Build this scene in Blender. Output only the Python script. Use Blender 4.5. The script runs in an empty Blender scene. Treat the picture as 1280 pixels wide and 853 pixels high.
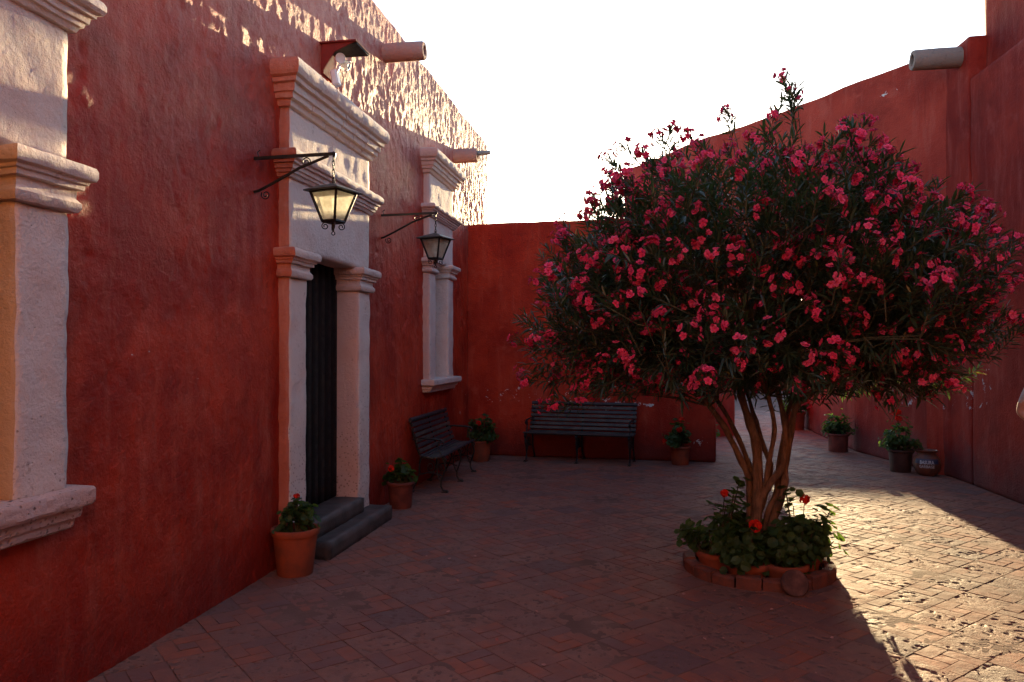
import bpy, bmesh, math, random
import numpy as np
from mathutils import Vector, Matrix
R = math.radians
rng = np.random.default_rng(7)
random.seed(7)

# ------------------------------------------------------------------ camera
sc = bpy.context.scene
C = sc.collection
FPX, CX, CY, HOR, VPX, CAMH = 950.0, 640.0, 426.5, 436.0, 808.0, 1.65
YAW = math.atan((VPX - CX) / FPX)
PIT = math.atan((HOR - CY) / FPX)
cam = bpy.data.cameras.new('camera'); camo = bpy.data.objects.new('camera', cam); C.objects.link(camo)
cam.sensor_width = 36; cam.lens = FPX / 1280 * 36; cam.clip_start = .05; cam.clip_end = 2000
camo.location = (0, 0, CAMH); camo.rotation_euler = (R(90) + PIT, 0, YAW)
sc.camera = camo

# ------------------------------------------------------------------ light
SUN_EL, SUN_AZ = R(8.7), R(2.0)          # azimuth clockwise from +Y, the direction of the long wall
world = bpy.data.worlds.new('World'); sc.world = world; world.use_nodes = True
wn = world.node_tree; wn.nodes.clear()
wo = wn.nodes.new('ShaderNodeOutputWorld'); bg = wn.nodes.new('ShaderNodeBackground'); sky = wn.nodes.new('ShaderNodeTexSky')
sky.sky_type = 'NISHITA'; sky.sun_disc = False; sky.sun_elevation = SUN_EL; sky.sun_rotation = SUN_AZ
sky.altitude = 2300; sky.air_density = 1.0; sky.dust_density = 3.5; sky.ozone_density = 1.0
bg.inputs['Strength'].default_value = .14
wn.links.new(sky.outputs[0], bg.inputs[0]); wn.links.new(bg.outputs[0], wo.inputs[0])
sl = bpy.data.lights.new('sun', 'SUN'); sl.energy = 5.0; sl.angle = R(.5); sl.color = (1, .76, .42)
so = bpy.data.objects.new('sun', sl); C.objects.link(so)
sd = Vector((math.sin(SUN_AZ) * math.cos(SUN_EL), math.cos(SUN_AZ) * math.cos(SUN_EL), math.sin(SUN_EL)))
so.rotation_euler = sd.to_track_quat('Z', 'Y').to_euler(); so.location = (0, 0, 12)
vs = sc.view_settings
vs.view_transform = 'Standard'; vs.look = 'None'; vs.gamma = 1; vs.use_curve_mapping = False; vs.exposure = 2.03
sc.render.engine = 'CYCLES'
sc.cycles.use_denoising = True
sc.cycles.max_bounces = 8; sc.cycles.diffuse_bounces = 4; sc.cycles.glossy_bounces = 3; sc.cycles.transmission_bounces = 4
sc.cycles.caustics_reflective = False; sc.cycles.caustics_refractive = False

# ------------------------------------------------------------------ pixel -> place helpers
def ray(px, py):
    q = camo.rotation_euler.to_quaternion()
    return q @ Vector(((px - CX) / FPX, -(py - CY) / FPX, -1))
def at_y(px, py, Y):
    r = ray(px, py); return Vector((0, 0, CAMH)) + r * (Y / r.y)

# ------------------------------------------------------------------ noise
def _hash(i, j, k, seed):
    h = (i.astype(np.uint32) * np.uint32(374761393) + j.astype(np.uint32) * np.uint32(668265263)
         + k.astype(np.uint32) * np.uint32(2147483647 - 58) + np.uint32((seed * 974634777) & 0xffffffff))
    h = (h ^ (h >> np.uint32(13))) * np.uint32(1274126177)
    h = h ^ (h >> np.uint32(16))
    return h
def perlin(P, seed=0):
    P = np.asarray(P, float); F = np.floor(P).astype(np.int64); f = P - F
    w = f * f * f * (f * (f * 6 - 15) + 10)
    out = np.zeros(len(P))
    for a in (0, 1):
        for b in (0, 1):
            for c in (0, 1):
                h = _hash(F[:, 0] + a, F[:, 1] + b, F[:, 2] + c, seed)
                gx = ((h & 1023).astype(float) / 511.5 - 1); gy = (((h >> np.uint32(10)) & 1023).astype(float) / 511.5 - 1)
                gz = (((h >> np.uint32(20)) & 1023).astype(float) / 511.5 - 1)
                d = gx * (f[:, 0] - a) + gy * (f[:, 1] - b) + gz * (f[:, 2] - c)
                out += d * (w[:, 0] if a else 1 - w[:, 0]) * (w[:, 1] if b else 1 - w[:, 1]) * (w[:, 2] if c else 1 - w[:, 2])
    return out
def fbm(P, freq, octv=4, seed=0, gain=.5):
    P = np.asarray(P, float); s = np.zeros(len(P)); a = 1.0
    for o in range(octv):
        s += a * perlin(P * freq * (2.03 ** o) + 17.3 * o, seed + o); a *= gain
    return s
def vfield(P, freq, octv, seed):
    return np.stack([fbm(P, freq, octv, seed + 31 * k) for k in range(3)], 1)

# ------------------------------------------------------------------ materials
MATS = {}
class NT:
    def __init__(s, name):
        s.m = bpy.data.materials.new(name); s.m.use_nodes = True; s.t = s.m.node_tree; s.t.nodes.clear()
        s.out = s.n('ShaderNodeOutputMaterial')
        MATS[name] = s.m
    def n(s, typ, **kw):
        nd = s.t.nodes.new(typ)
        for k, v in kw.items(): setattr(nd, k, v)
        return nd
    def set(s, sock, v):
        if hasattr(v, 'is_output') or isinstance(v, bpy.types.NodeSocket): s.t.links.new(v, sock)
        else:
            if isinstance(v, tuple) and len(v) == 3 and sock.type == 'RGBA': v = v + (1,)
            sock.default_value = v
    def pos(s): return s.n('ShaderNodeNewGeometry').outputs['Position']
    def scaled(s, v, sc):
        m = s.n('ShaderNodeVectorMath', operation='MULTIPLY'); s.set(m.inputs[0], v); m.inputs[1].default_value = sc if isinstance(sc, tuple) else (sc,) * 3
        return m.outputs[0]
    def addv(s, a, b):
        # b may be a plain tuple
        m = s.n('ShaderNodeVectorMath', operation='ADD'); s.set(m.inputs[0], a); s.set(m.inputs[1], b); return m.outputs[0]
    def noise(s, v, scale, detail=4, rough=.55, dist=0):
        t = s.n('ShaderNodeTexNoise'); s.set(t.inputs['Vector'], v); t.inputs['Scale'].default_value = scale
        t.inputs['Detail'].default_value = detail; t.inputs['Roughness'].default_value = rough; t.inputs['Distortion'].default_value = dist
        return t.outputs['Fac']
    def voro(s, v, scale, feature='F1'):
        t = s.n('ShaderNodeTexVoronoi', feature=feature); s.set(t.inputs['Vector'], v); t.inputs['Scale'].default_value = scale
        return t.outputs['Distance']
    def ramp(s, f, lo, hi, a=0., b=1.):
        m = s.n('ShaderNodeMapRange', interpolation_type='SMOOTHSTEP'); s.set(m.inputs[0], f)
        for k, v in zip((1, 2, 3, 4), (lo, hi, a, b)): m.inputs[k].default_value = v
        return m.outputs[0]
    def math(s, op, a, b=None, clamp=False):
        m = s.n('ShaderNodeMath', operation=op); m.use_clamp = clamp; s.set(m.inputs[0], a)
        if b is not None: s.set(m.inputs[1], b)
        return m.outputs[0]
    def mix(s, f, a, b, mode='MIX'):
        m = s.n('ShaderNodeMix', data_type='RGBA', blend_type=mode); s.set(m.inputs[0], f); s.set(m.inputs[6], a); s.set(m.inputs[7], b)
        return m.outputs[2]
    def sep(s, v):
        m = s.n('ShaderNodeSeparateXYZ'); s.set(m.inputs[0], v); return m.outputs
    def bump(s, hgt, dist, strength=1.0, normal=None):
        b = s.n('ShaderNodeBump'); b.inputs['Strength'].default_value = strength; b.inputs['Distance'].default_value = dist
        s.set(b.inputs['Height'], hgt)
        if normal is not None: s.set(b.inputs['Normal'], normal)
        return b.outputs[0]
    def bsdf(s, col, rough=.8, spec=.3, normal=None, metal=0.):
        b = s.n('ShaderNodeBsdfPrincipled'); s.set(b.inputs['Base Color'], col); s.set(b.inputs['Roughness'], rough)
        s.set(b.inputs['Specular IOR Level'], spec); b.inputs['Metallic'].default_value = metal
        if normal is not None: s.set(b.inputs['Normal'], normal)
        s.t.links.new(b.outputs[0], s.out.inputs[0]); return b

def plaster(name, dark, mid, pale, chips=None, chipcol=(.62, .56, .52), pale_amt=.5, stain=None, rough=.7, spec=.2, top_pale=None):
    t = NT(name); p = t.pos()
    n1 = t.noise(p, 1.3, 5, .6); n2 = t.noise(p, 7, 5, .6); n3 = t.noise(t.scaled(p, (3.2, 3.2, .55)), 2.2, 5, .65)
    col = t.mix(t.ramp(n1, .35, .66), dark, mid)
    col = t.mix(t.math('MULTIPLY', t.ramp(n3, .48, .72), pale_amt), col, pale)
    col = t.mix(t.math('MULTIPLY', t.ramp(n2, .54, .72), .5), col, dark)
    n5 = t.noise(p, .8, 6, .68, .6); col = t.mix(t.math('MULTIPLY', t.ramp(n5, .52, .66), .42), col, tuple(x * .55 for x in dark))
    n6 = t.noise(t.scaled(p, (5, 5, .35)), 1.6, 5, .7); col = t.mix(t.math('MULTIPLY', t.ramp(n6, .58, .74), .4), col, tuple(x * .6 for x in dark))
    n7 = t.noise(t.addv(p, (7.3, 2.1, 4.4)), 2.2, 6, .7, .3); col = t.mix(t.math('MULTIPLY', t.ramp(n7, .56, .68), .35), col, pale)
    fine = t.noise(p, 60, 3, .6)
    col = t.mix(t.math('MULTIPLY', t.ramp(fine, .6, .8), .25), col, pale)
    z = t.sep(p)[2]
    if top_pale:                                  # paler in patches towards the top
        fm = t.math('ADD', z, t.math('MULTIPLY', t.noise(t.scaled(p, (1, 1, .5)), 1.8, 6, .7), 2.4))
        fm = t.math('MULTIPLY', t.ramp(fm, 4.0, 5.8, 0, .75), t.ramp(t.noise(p, 11, 5, .7), .3, .6, .35, 1))
        col = t.mix(fm, col, top_pale)
    if stain:                                  # damp, dirty foot of the wall
        dn = t.math('ADD', z, t.math('MULTIPLY', t.noise(p, 2.6, 5, .7), -1.0))
        col = t.mix(t.ramp(dn, .12, -.42, 0, .75), col, stain)
    if chips:
        for (axis, a0, a1, z0, z1, thr, scl) in chips:
            a = t.sep(p)[axis]
            m = t.math('MULTIPLY', t.ramp(a, a0 - .3, a0 + .1), t.ramp(a, a1 + .3, a1 - .1))
            m = t.math('MULTIPLY', m, t.math('MULTIPLY', t.ramp(z, z0 - .25, z0 + .1), t.ramp(z, z1 + .25, z1 - .1)))
            c = t.noise(p, scl, 7, .74, .4)
            lim = t.math('SUBTRACT', 1.0, t.math('MULTIPLY', m, 1.0 - thr))
            k = t.ramp(t.math('SUBTRACT', c, lim), 0, .015)
            col = t.mix(k, col, chipcol)
    b = t.bump(t.noise(p, 42, 6, .68), .016, .75)
    b = t.bump(t.noise(p, 9, 3, .5), .02, .4, b)
    t.bsdf(col, rough, spec, b)
    return t.m
plaster('red_plaster', (.29, .014, .005), (.51, .044, .014), (.55, .12, .07), pale_amt=.45,
        chips=[(1, 3.6, 4.9, 1.3, 1.75, .66, 8), (1, 7.3, 9.8, 1.0, 1.9, .70, 9), (1, 10.6, 11.5, .6, 1.2, .64, 10)], stain=(.19, .012, .007), rough=.6, spec=.26, top_pale=(.60, .27, .20))
plaster('red_plaster_back', (.30, .018, .007), (.44, .040, .015), (.48, .09, .05), pale_amt=.35,
        chips=[(0, -2.5, -.5, .80, 1.10, .60, 10), (0, -1.7, .1, .74, .92, .545, 9), (0, .6, .95, .2, .4, .58, 15), (0, -2.2, -.3, 3.1, 3.6, .70, 15)], stain=(.09, .014, .012))
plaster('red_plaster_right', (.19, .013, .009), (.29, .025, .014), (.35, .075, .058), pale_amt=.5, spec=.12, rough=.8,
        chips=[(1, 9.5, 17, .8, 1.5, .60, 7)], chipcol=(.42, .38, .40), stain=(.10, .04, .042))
plaster('red_plaster_oblique', (.28, .024, .013), (.39, .045, .024), (.44, .10, .07), pale_amt=.45, chips=[(0, 3.0, 3.5, 5.2, 5.3, .56, 8)])
plaster('orange_plaster', (.46, .18, .085), (.58, .26, .125), (.62, .36, .22), pale_amt=.4)
plaster('bounce_trim', (.42, .12, .075), (.52, .20, .14), (.58, .33, .27), pale_amt=.6)  # pale near-facing sides with orange bounce light mixed into the colour
plaster('bounce_reveal', (.44, .27, .14), (.54, .36, .21), (.58, .42, .30), pale_amt=.4)  # window reveal tinted by the warm bounce light it receives

def limewash(name, base, tint, dirt, pink=.35):
    t = NT(name); p = t.pos()
    n1 = t.noise(p, 3.0, 5, .6); n2 = t.noise(p, 16, 5, .65); n3 = t.noise(p, 55, 4, .6)
    col = t.mix(t.math('MULTIPLY', t.ramp(n1, .42, .7), pink), base, tint)
    col = t.mix(t.math('MULTIPLY', t.ramp(n2, .60, .72), .45), col, dirt)
    z = t.sep(p)[2]
    pit = t.ramp(t.math('ADD', t.voro(t.addv(p, t.scaled(p, .3)), 26), t.ramp(z, .5, 1.9, -.1, .1)), .10, .22)
    pitmask = t.math('MULTIPLY', t.math('SUBTRACT', 1.0, pit), t.math('ADD', t.ramp(t.noise(p, 4, 3), .50, .60), t.ramp(z, 1.6, .5, 0, .8), True))
    col = t.mix(t.math('MULTIPLY', pitmask, .75), col, dirt)
    b = t.bump(t.math('SUBTRACT', t.noise(p, 30, 6, .68), t.math('MULTIPLY', pitmask, .6)), .018, .85)
    b = t.bump(n3, .004, .4, b)
    t.bsdf(col, .9, .15, b)
limewash('white_stone', (.70, .59, .54), (.64, .43, .36), (.30, .19, .16), .5)
limewash('pink_stone', (.60, .42, .38), (.58, .33, .26), (.26, .16, .13), .5)
limewash('spout_stone', (.24, .19, .165), (.36, .22, .18), (.12, .09, .08), .4)
limewash('spout_stone_red', (.44, .26, .22), (.40, .17, .14), (.15, .06, .05), .5)

def paver(name, a, b, c, rough, spec, pits):
    t = NT(name); p = t.pos()
    oi = t.n('ShaderNodeObjectInfo').outputs['Random']
    at = t.n('ShaderNodeAttribute', attribute_name='tint').outputs['Fac']
    r = t.math('FRACT', t.math('ADD', t.math('MULTIPLY', oi, 7.13), at))
    col = t.mix(t.ramp(r, 0, .55), a, b); col = t.mix(t.ramp(r, .6, 1.0), col, c)
    off = t.n('ShaderNodeCombineXYZ'); t.set(off.inputs[0], t.math('MULTIPLY', r, 5.0)); t.set(off.inputs[1], t.math('MULTIPLY', r, 9.0))
    q = t.addv(p, off.outputs[0])
    n = t.noise(q, 9, 6, .65); n2 = t.noise(q, 45, 5, .65)
    col = t.mix(t.ramp(n, .35, .7, 0, .5), col, (.125, .07, .064))
    col = t.mix(t.ramp(n2, .58, .78, 0, .45), col, (.09, .055, .05))
    big = t.noise(p, .55, 4, .6)
    col = t.mix(t.ramp(big, .45, .7, 0, .4), col, (.115, .072, .07))
    # grey mortar dust worn into the faces
    col = t.mix(t.ramp(t.noise(p, 3.1, 6, .7), .55, .78, 0, .35), col, (.165, .10, .085))
    h = t.noise(q, 34, 6, .7)
    if pits:
        v = t.ramp(t.voro(q, 30), .1, .3); msk = t.ramp(t.noise(q, 13, 3), .48, .6)
        h = t.math('SUBTRACT', h, t.math('MULTIPLY', t.math('SUBTRACT', 1.0, v), msk))
        col = t.mix(t.math('MULTIPLY', t.math('MULTIPLY', t.math('SUBTRACT', 1.0, v), msk), .6), col, (.08, .05, .045))
    bp = t.bump(h, .010 if pits else .006, .8 if pits else .6)
    rg = t.ramp(t.noise(p, 5, 4), .3, .7, rough - .1, rough + .12)
    t.bsdf(col, rg, spec, bp)
paver('sillar_tile', (.215, .092, .066), (.24, .108, .076), (.145, .076, .068), .76, .32, True)
paver('floor_brick', (.275, .082, .046), (.225, .085, .057), (.17, .076, .064), .74, .32, False)

t = NT('mortar'); p = t.pos()
col = t.mix(t.ramp(t.noise(p, 4, 5, .6), .35, .7), (.12, .064, .052), (.17, .095, .076))
t.bsdf(col, .9, .2, t.bump(t.noise(p, 50, 5), .006, .7))

def simple(name, col, rough=.6, spec=.4, var=.25, nsc=14, bump=.003, metal=0., col2=None):
    t = NT(name); p = t.pos()
    n = t.noise(p, nsc, 5, .6)
    c2 = col2 or tuple(x * (1 - var * 1.6) for x in col)
    c = t.mix(t.ramp(n, .35, .68), c2, col)
    t.bsdf(c, t.ramp(t.noise(p, nsc * 2, 3), .3, .7, rough - .08, rough + .1), spec, t.bump(t.noise(p, nsc * 5, 4), bump, .6), metal)
simple('dark_step', (.095, .066, .060), .6, .4, .4, 7, .004)
simple('iron', (.016, .015, .016), .5, .4, .3, 30, .001)
simple('lantern_iron', (.012, .011, .011), .45, .4, .3, 30, .001)
simple('lantern_roof', (.05, .055, .05), .5, .5, .4, 20, .001)
simple('dark_wood', (.012, .008, .008), .7, .2, .4, 9, .003)
simple('soil', (.045, .03, .022), .95, .1, .4, 40, .01)
simple('terracotta', (.31, .068, .030), .75, .2, .25, 6, .003, col2=(.18, .048, .028))
simple('dark_terracotta', (.17, .04, .028), .65, .3, .3, 9, .002)
simple('brown_pot', (.075, .03, .024), .6, .3, .3, 9, .002)
simple('ring_brick', (.20, .058, .036), .8, .2, .35, 11, .006, col2=(.11, .042, .033))
simple('lid_stone', (.14, .065, .055), .8, .2, .35, 12, .006)
simple('jar_clay', (.20, .06, .03), .5, .4, .35, 8, .002, col2=(.09, .035, .025))
simple('jar_band', (.05, .05, .10), .55, .4, .2, 12, .001)
simple('jar_letter', (.62, .60, .60), .6, .3, .15, 30, .0005)
simple('hood_red', (.24, .024, .018), .7, .3, .2, 12, .002)
simple('black_paint', (.014, .012, .012), .7, .3, .2, 20, .001)
simple('white_plastic', (.72, .74, .76), .4, .5, .05, 12, .0003)
simple('grey_metal', (.28, .30, .29), .5, .5, .25, 12, .001)
simple('skin', (.52, .27, .20), .55, .35, .08, 30, .0006)
simple('shirt', (.50, .46, .46), .85, .15, .15, 30, .002)
simple('trousers', (.10, .095, .06), .9, .1, .25, 30, .002)
simple('shoe', (.42, .40, .38), .7, .3, .2, 30, .001)
simple('hair', (.02, .013, .01), .6, .4, .3, 60, .003)
t = NT('bark'); p = t.pos()
st_ = t.noise(t.scaled(p, (1, 1, .22)), 26, 6, .7); kn = t.noise(p, 9, 5, .65)
col = t.mix(t.ramp(st_, .35, .68), (.10, .058, .042), (.25, .135, .085)); col = t.mix(t.ramp(kn, .55, .72, 0, .6), col, (.075, .05, .04))
t.bsdf(col, .88, .15, t.bump(t.math('ADD', st_, kn), .012, .9))
simple('twig', (.10, .085, .045), .8, .2, .3, 20, .001)
simple('bench_paint', (.030, .034, .045), .5, .45, .35, 12, .002, col2=(.016, .017, .022))
simple('bench_worn', (.085, .072, .06), .55, .4, .5, 9, .002, col2=(.022, .022, .026))

def leafmat(name, a, b, trans, tw=.35, rough=.38, spec=.5):
    t = NT(name); p = t.pos()
    at = t.n('ShaderNodeAttribute', attribute_name='tint').outputs['Fac']
    oi = t.n('ShaderNodeObjectInfo').outputs['Random']
    f = t.math('FRACT', t.math('ADD', at, oi))
    c = t.mix(f, a, b)
    bs = t.n('ShaderNodeBsdfPrincipled'); t.set(bs.inputs['Base Color'], c); bs.inputs['Roughness'].default_value = rough; bs.inputs['Specular IOR Level'].default_value = spec
    tr = t.n('ShaderNodeBsdfTranslucent'); t.set(tr.inputs[0], t.mix(f, trans, tuple(x * .7 for x in trans)))
    mx = t.n('ShaderNodeMixShader'); mx.inputs[0].default_value = tw
    t.t.links.new(bs.outputs[0], mx.inputs[1]); t.t.links.new(tr.outputs[0], mx.inputs[2]); t.t.links.new(mx.outputs[0], t.out.inputs[0])
leafmat('oleander_leaf', (.024, .046, .022), (.052, .078, .038), (.08, .13, .03), .3, .34, .55)
leafmat('yellow_leaf', (.22, .15, .02), (.30, .22, .04), (.35, .25, .04))
leafmat('geranium_leaf', (.028, .060, .018), (.055, .095, .028), (.18, .30, .04), .4, .55, .3)
leafmat('pink_petal', (.84, .055, .17), (.90, .14, .28), (.9, .10, .24), .35, .7, .15)
leafmat('dark_petal', (.38, .012, .045), (.5, .03, .08), (.4, .03, .06), .35, .7, .15)
leafmat('red_petal', (.70, .018, .012), (.80, .045, .02), (.8, .04, .015), .4, .7, .15)

t = NT('frosted_glass'); p = t.pos()
c = t.mix(t.ramp(t.noise(p, 30, 5, .65), .4, .7), (.55, .50, .38), (.34, .30, .21))
d = t.n('ShaderNodeBsdfPrincipled'); t.set(d.inputs['Base Color'], c); d.inputs['Roughness'].default_value = .35
tr = t.n('ShaderNodeBsdfTranslucent'); t.set(tr.inputs[0], t.mix(t.ramp(t.noise(p, 24, 5, .65), .35, .7), (.98, .97, .95), (.72, .70, .64)))
mx = t.n('ShaderNodeMixShader'); mx.inputs[0].default_value = .8
t.t.links.new(d.outputs[0], mx.inputs[1]); t.t.links.new(tr.outputs[0], mx.inputs[2])
tp_ = t.n('ShaderNodeBsdfTransparent'); tp_.inputs[0].default_value = (.97, .96, .92, 1)
m2 = t.n('ShaderNodeMixShader'); m2.inputs[0].default_value = .5
t.t.links.new(mx.outputs[0], m2.inputs[1]); t.t.links.new(tp_.outputs[0], m2.inputs[2]); t.t.links.new(m2.outputs[0], t.out.inputs[0])

# ------------------------------------------------------------------ object helpers
def link(name, me, mats, parent=None):
    o = bpy.data.objects.new(name, me); C.objects.link(o)
    if me is not None and len(me.materials) == 0:
        for m in (mats if isinstance(mats, (list, tuple)) else [mats]): me.materials.append(MATS[m])
    if parent is not None: o.parent = parent
    return o
def tag(o, label=None, cat=None, group=None, kind=None):
    if label: o['label'] = label
    if cat: o['category'] = cat
    if group: o['group'] = group
    if kind: o['kind'] = kind
    return o
def thing(name, label, cat, loc=(0, 0, 0), rz=0, group=None):
    o = bpy.data.objects.new(name, None); C.objects.link(o); o.empty_display_size = .1
    o.location = loc; o.rotation_euler = (0, 0, rz)
    return tag(o, label, cat, group)
def npmesh(name, V, F, smooth=True, mi=None, tint=None):
    """V (n,3); F (m,k) one face size"""
    V = np.ascontiguousarray(V, np.float32); F = np.ascontiguousarray(F, np.int32); m, k = F.shape
    me = bpy.data.meshes.new(name)
    me.vertices.add(len(V)); me.vertices.foreach_set('co', V.ravel())
    me.loops.add(m * k); me.loops.foreach_set('vertex_index', F.ravel())
    me.polygons.add(m); me.polygons.foreach_set('loop_start', np.arange(0, m * k, k, dtype=np.int32))
    me.polygons.foreach_set('loop_total', np.full(m, k, np.int32))
    if mi is not None: me.polygons.foreach_set('material_index', np.asarray(mi, np.int32))
    me.polygons.foreach_set('use_smooth', np.full(m, smooth, bool))
    if tint is not None:
        a = me.attributes.new('tint', 'FLOAT', 'POINT'); a.data.foreach_set('value', np.asarray(tint, np.float32))
    me.update(calc_edges=True); me.validate()
    return me
def weld(V, F):
    key = np.round(V, 5); _, idx, inv = np.unique(key, axis=0, return_index=True, return_inverse=True)
    return V[idx], inv.reshape(-1)[F]
def lattice_box(x0, x1, y0, y1, z0, z1, n, rnd=0.012):
    nx, ny, nz = n
    xs = np.linspace(x0, x1, nx + 1); ys = np.linspace(y0, y1, ny + 1); zs = np.linspace(z0, z1, nz + 1)
    Vs, Fs = [], []; off = 0
    def face(A, B, fn, flip):
        nonlocal off
        a, b = np.meshgrid(A, B, indexing='ij'); V = fn(a.ravel(), b.ravel())
        na, nb = len(A), len(B); i, j = np.meshgrid(np.arange(na - 1), np.arange(nb - 1), indexing='ij')
        q = np.stack([i * nb + j, (i + 1) * nb + j, (i + 1) * nb + j + 1, i * nb + j + 1], -1).reshape(-1, 4)
        if flip: q = q[:, ::-1]
        Vs.append(V); Fs.append(q + off); off += len(V)
    c = lambda v, a: np.full_like(a, v)
    face(ys, zs, lambda a, b: np.stack([c(x1, a), a, b], 1), False); face(ys, zs, lambda a, b: np.stack([c(x0, a), a, b], 1), True)
    face(xs, zs, lambda a, b: np.stack([a, c(y1, a), b], 1), True); face(xs, zs, lambda a, b: np.stack([a, c(y0, a), b], 1), False)
    face(xs, ys, lambda a, b: np.stack([a, b, c(z1, a)], 1), False); face(xs, ys, lambda a, b: np.stack([a, b, c(z0, a)], 1), True)
    V, F = weld(np.concatenate(Vs), np.concatenate(Fs))
    if rnd > 0:
        r = min(rnd, (x1 - x0) / 2.01, (y1 - y0) / 2.01, (z1 - z0) / 2.01)
        K = np.clip(V, (x0 + r, y0 + r, z0 + r), (x1 - r, y1 - r, z1 - r)); d = V - K
        L = np.linalg.norm(d, axis=1, keepdims=True); nrm = np.maximum(L, 1e-9)
        V = np.where(L > r, K + d / nrm * r, V)
    return V, F
def rbox(name, b, mats, parent, res=.05, amp=.005, rnd=.012, seed=1, mi_fn=None, freq=6):
    x0, x1, y0, y1, z0, z1 = b
    n = [max(2, int(round(d / res))) for d in (x1 - x0, y1 - y0, z1 - z0)]
    V, F = lattice_box(*b, n, rnd)
    mi = None
    if mi_fn is not None:
        v = V[F]; nr = np.cross(v[:, 2] - v[:, 0], v[:, 3] - v[:, 1]); nr /= np.maximum(np.linalg.norm(nr, axis=1, keepdims=True), 1e-9)
        mi = mi_fn(v.mean(1), nr)
    if amp > 0: V = V + amp * vfield(V, freq, 4, seed) * 1.4
    return link(name, npmesh(name, V, F, True, mi), mats, parent)
def cornice(name, y0, y1, xf, xb, prof, mats, parent, e0=True, e1=True, seed=3, amp=.005, mi_side=None, res=.035):
    """moulding run along Y on a face at x=xf; prof = [(z, projection)] bottom to top; ends returned where e0/e1"""
    P = []
    for (za, pa), (zb, pb) in zip(prof[:-1], prof[1:]):
        k = max(1, int(round(math.hypot(zb - za, pb - pa) / .022)))
        for s in range(k): P.append((za + (zb - za) * s / k, pa + (pb - pa) * s / k))
    P.append(prof[-1])
    nf = max(2, int(round((y1 - y0) / res))); ns = max(2, int(round((xf - xb) / .06)))
    rows = []
    for z, p in P:
        a = y0 - (p if e0 else 0); b = y1 + (p if e1 else 0)
        xs1 = np.linspace(xb, xf + p, ns + 1)[:-1]; ysf = np.linspace(a, b, nf + 1)
        path = [(x, a) for x in xs1] + [(xf + p, y) for y in ysf] + [(x, b) for x in xs1[::-1]]
        rows.append([(x, y, z) for x, y in path])
    A = np.array(rows); m, k = A.shape[:2]; V = A.reshape(-1, 3)
    i, j = np.meshgrid(np.arange(m - 1), np.arange(k - 1), indexing='ij')
    F = np.stack([i * k + j, i * k + j + 1, (i + 1) * k + j + 1, (i + 1) * k + j], -1).reshape(-1, 4)
    side = (j.reshape(-1) < ns)
    V = V + amp * vfield(V, 7, 4, seed) * 1.4 + amp * .5 * vfield(V, 28, 2, seed + 7)
    faces = [tuple(f) for f in F]
    # caps built as strips between the two returns
    for r, fl in ((0, True), (m - 1, False)):
        o = r * k
        for q in range(ns):
            f = (o + q, o + q + 1, o + k - 2 - q, o + k - 1 - q); faces.append(f if not fl else f[::-1])
        f = tuple(o + q for q in range(ns, ns + nf + 1)); faces.append(f if not fl else f[::-1])
    me = bpy.data.meshes.new(name); me.from_pydata([tuple(v) for v in V], [], faces)
    mi = np.zeros(len(faces), np.int32)
    if mi_side is not None: mi[:len(side)][side] = mi_side
    me.polygons.foreach_set('material_index', mi)
    me.polygons.foreach_set('use_smooth', np.full(len(faces), True)); me.set_sharp_from_angle(angle=R(32)); me.update()
    return link(name, me, mats, parent)
def tube_np(pts, rad, sides=8, cap=True):
    pts = [Vector(p) for p in pts]; n = len(pts)
    rad = [rad] * n if not hasattr(rad, '__len__') else list(rad)
    V = []; prev = None
    for i in range(n):
        tdir = (pts[min(i + 1, n - 1)] - pts[max(i - 1, 0)]).normalized()
        if prev is None:
            a = tdir.orthogonal().normalized()
        else:
            a = (prev - tdir * prev.dot(tdir)); a = a.normalized() if a.length > 1e-6 else tdir.orthogonal().normalized()
        prev = a; b = tdir.cross(a)
        for s in range(sides):
            th = 2 * math.pi * s / sides; V.append(pts[i] + (a * math.cos(th) + b * math.sin(th)) * rad[i])
    F = []
    for i in range(n - 1):
        for s in range(sides):
            F.append((i * sides + s, i * sides + (s + 1) % sides, (i + 1) * sides + (s + 1) % sides, (i + 1) * sides + s))
    if cap:
        F.append(tuple(range(sides))[::-1]); F.append(tuple((n - 1) * sides + s for s in range(sides)))
    return [tuple(v) for v in V], F
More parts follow.
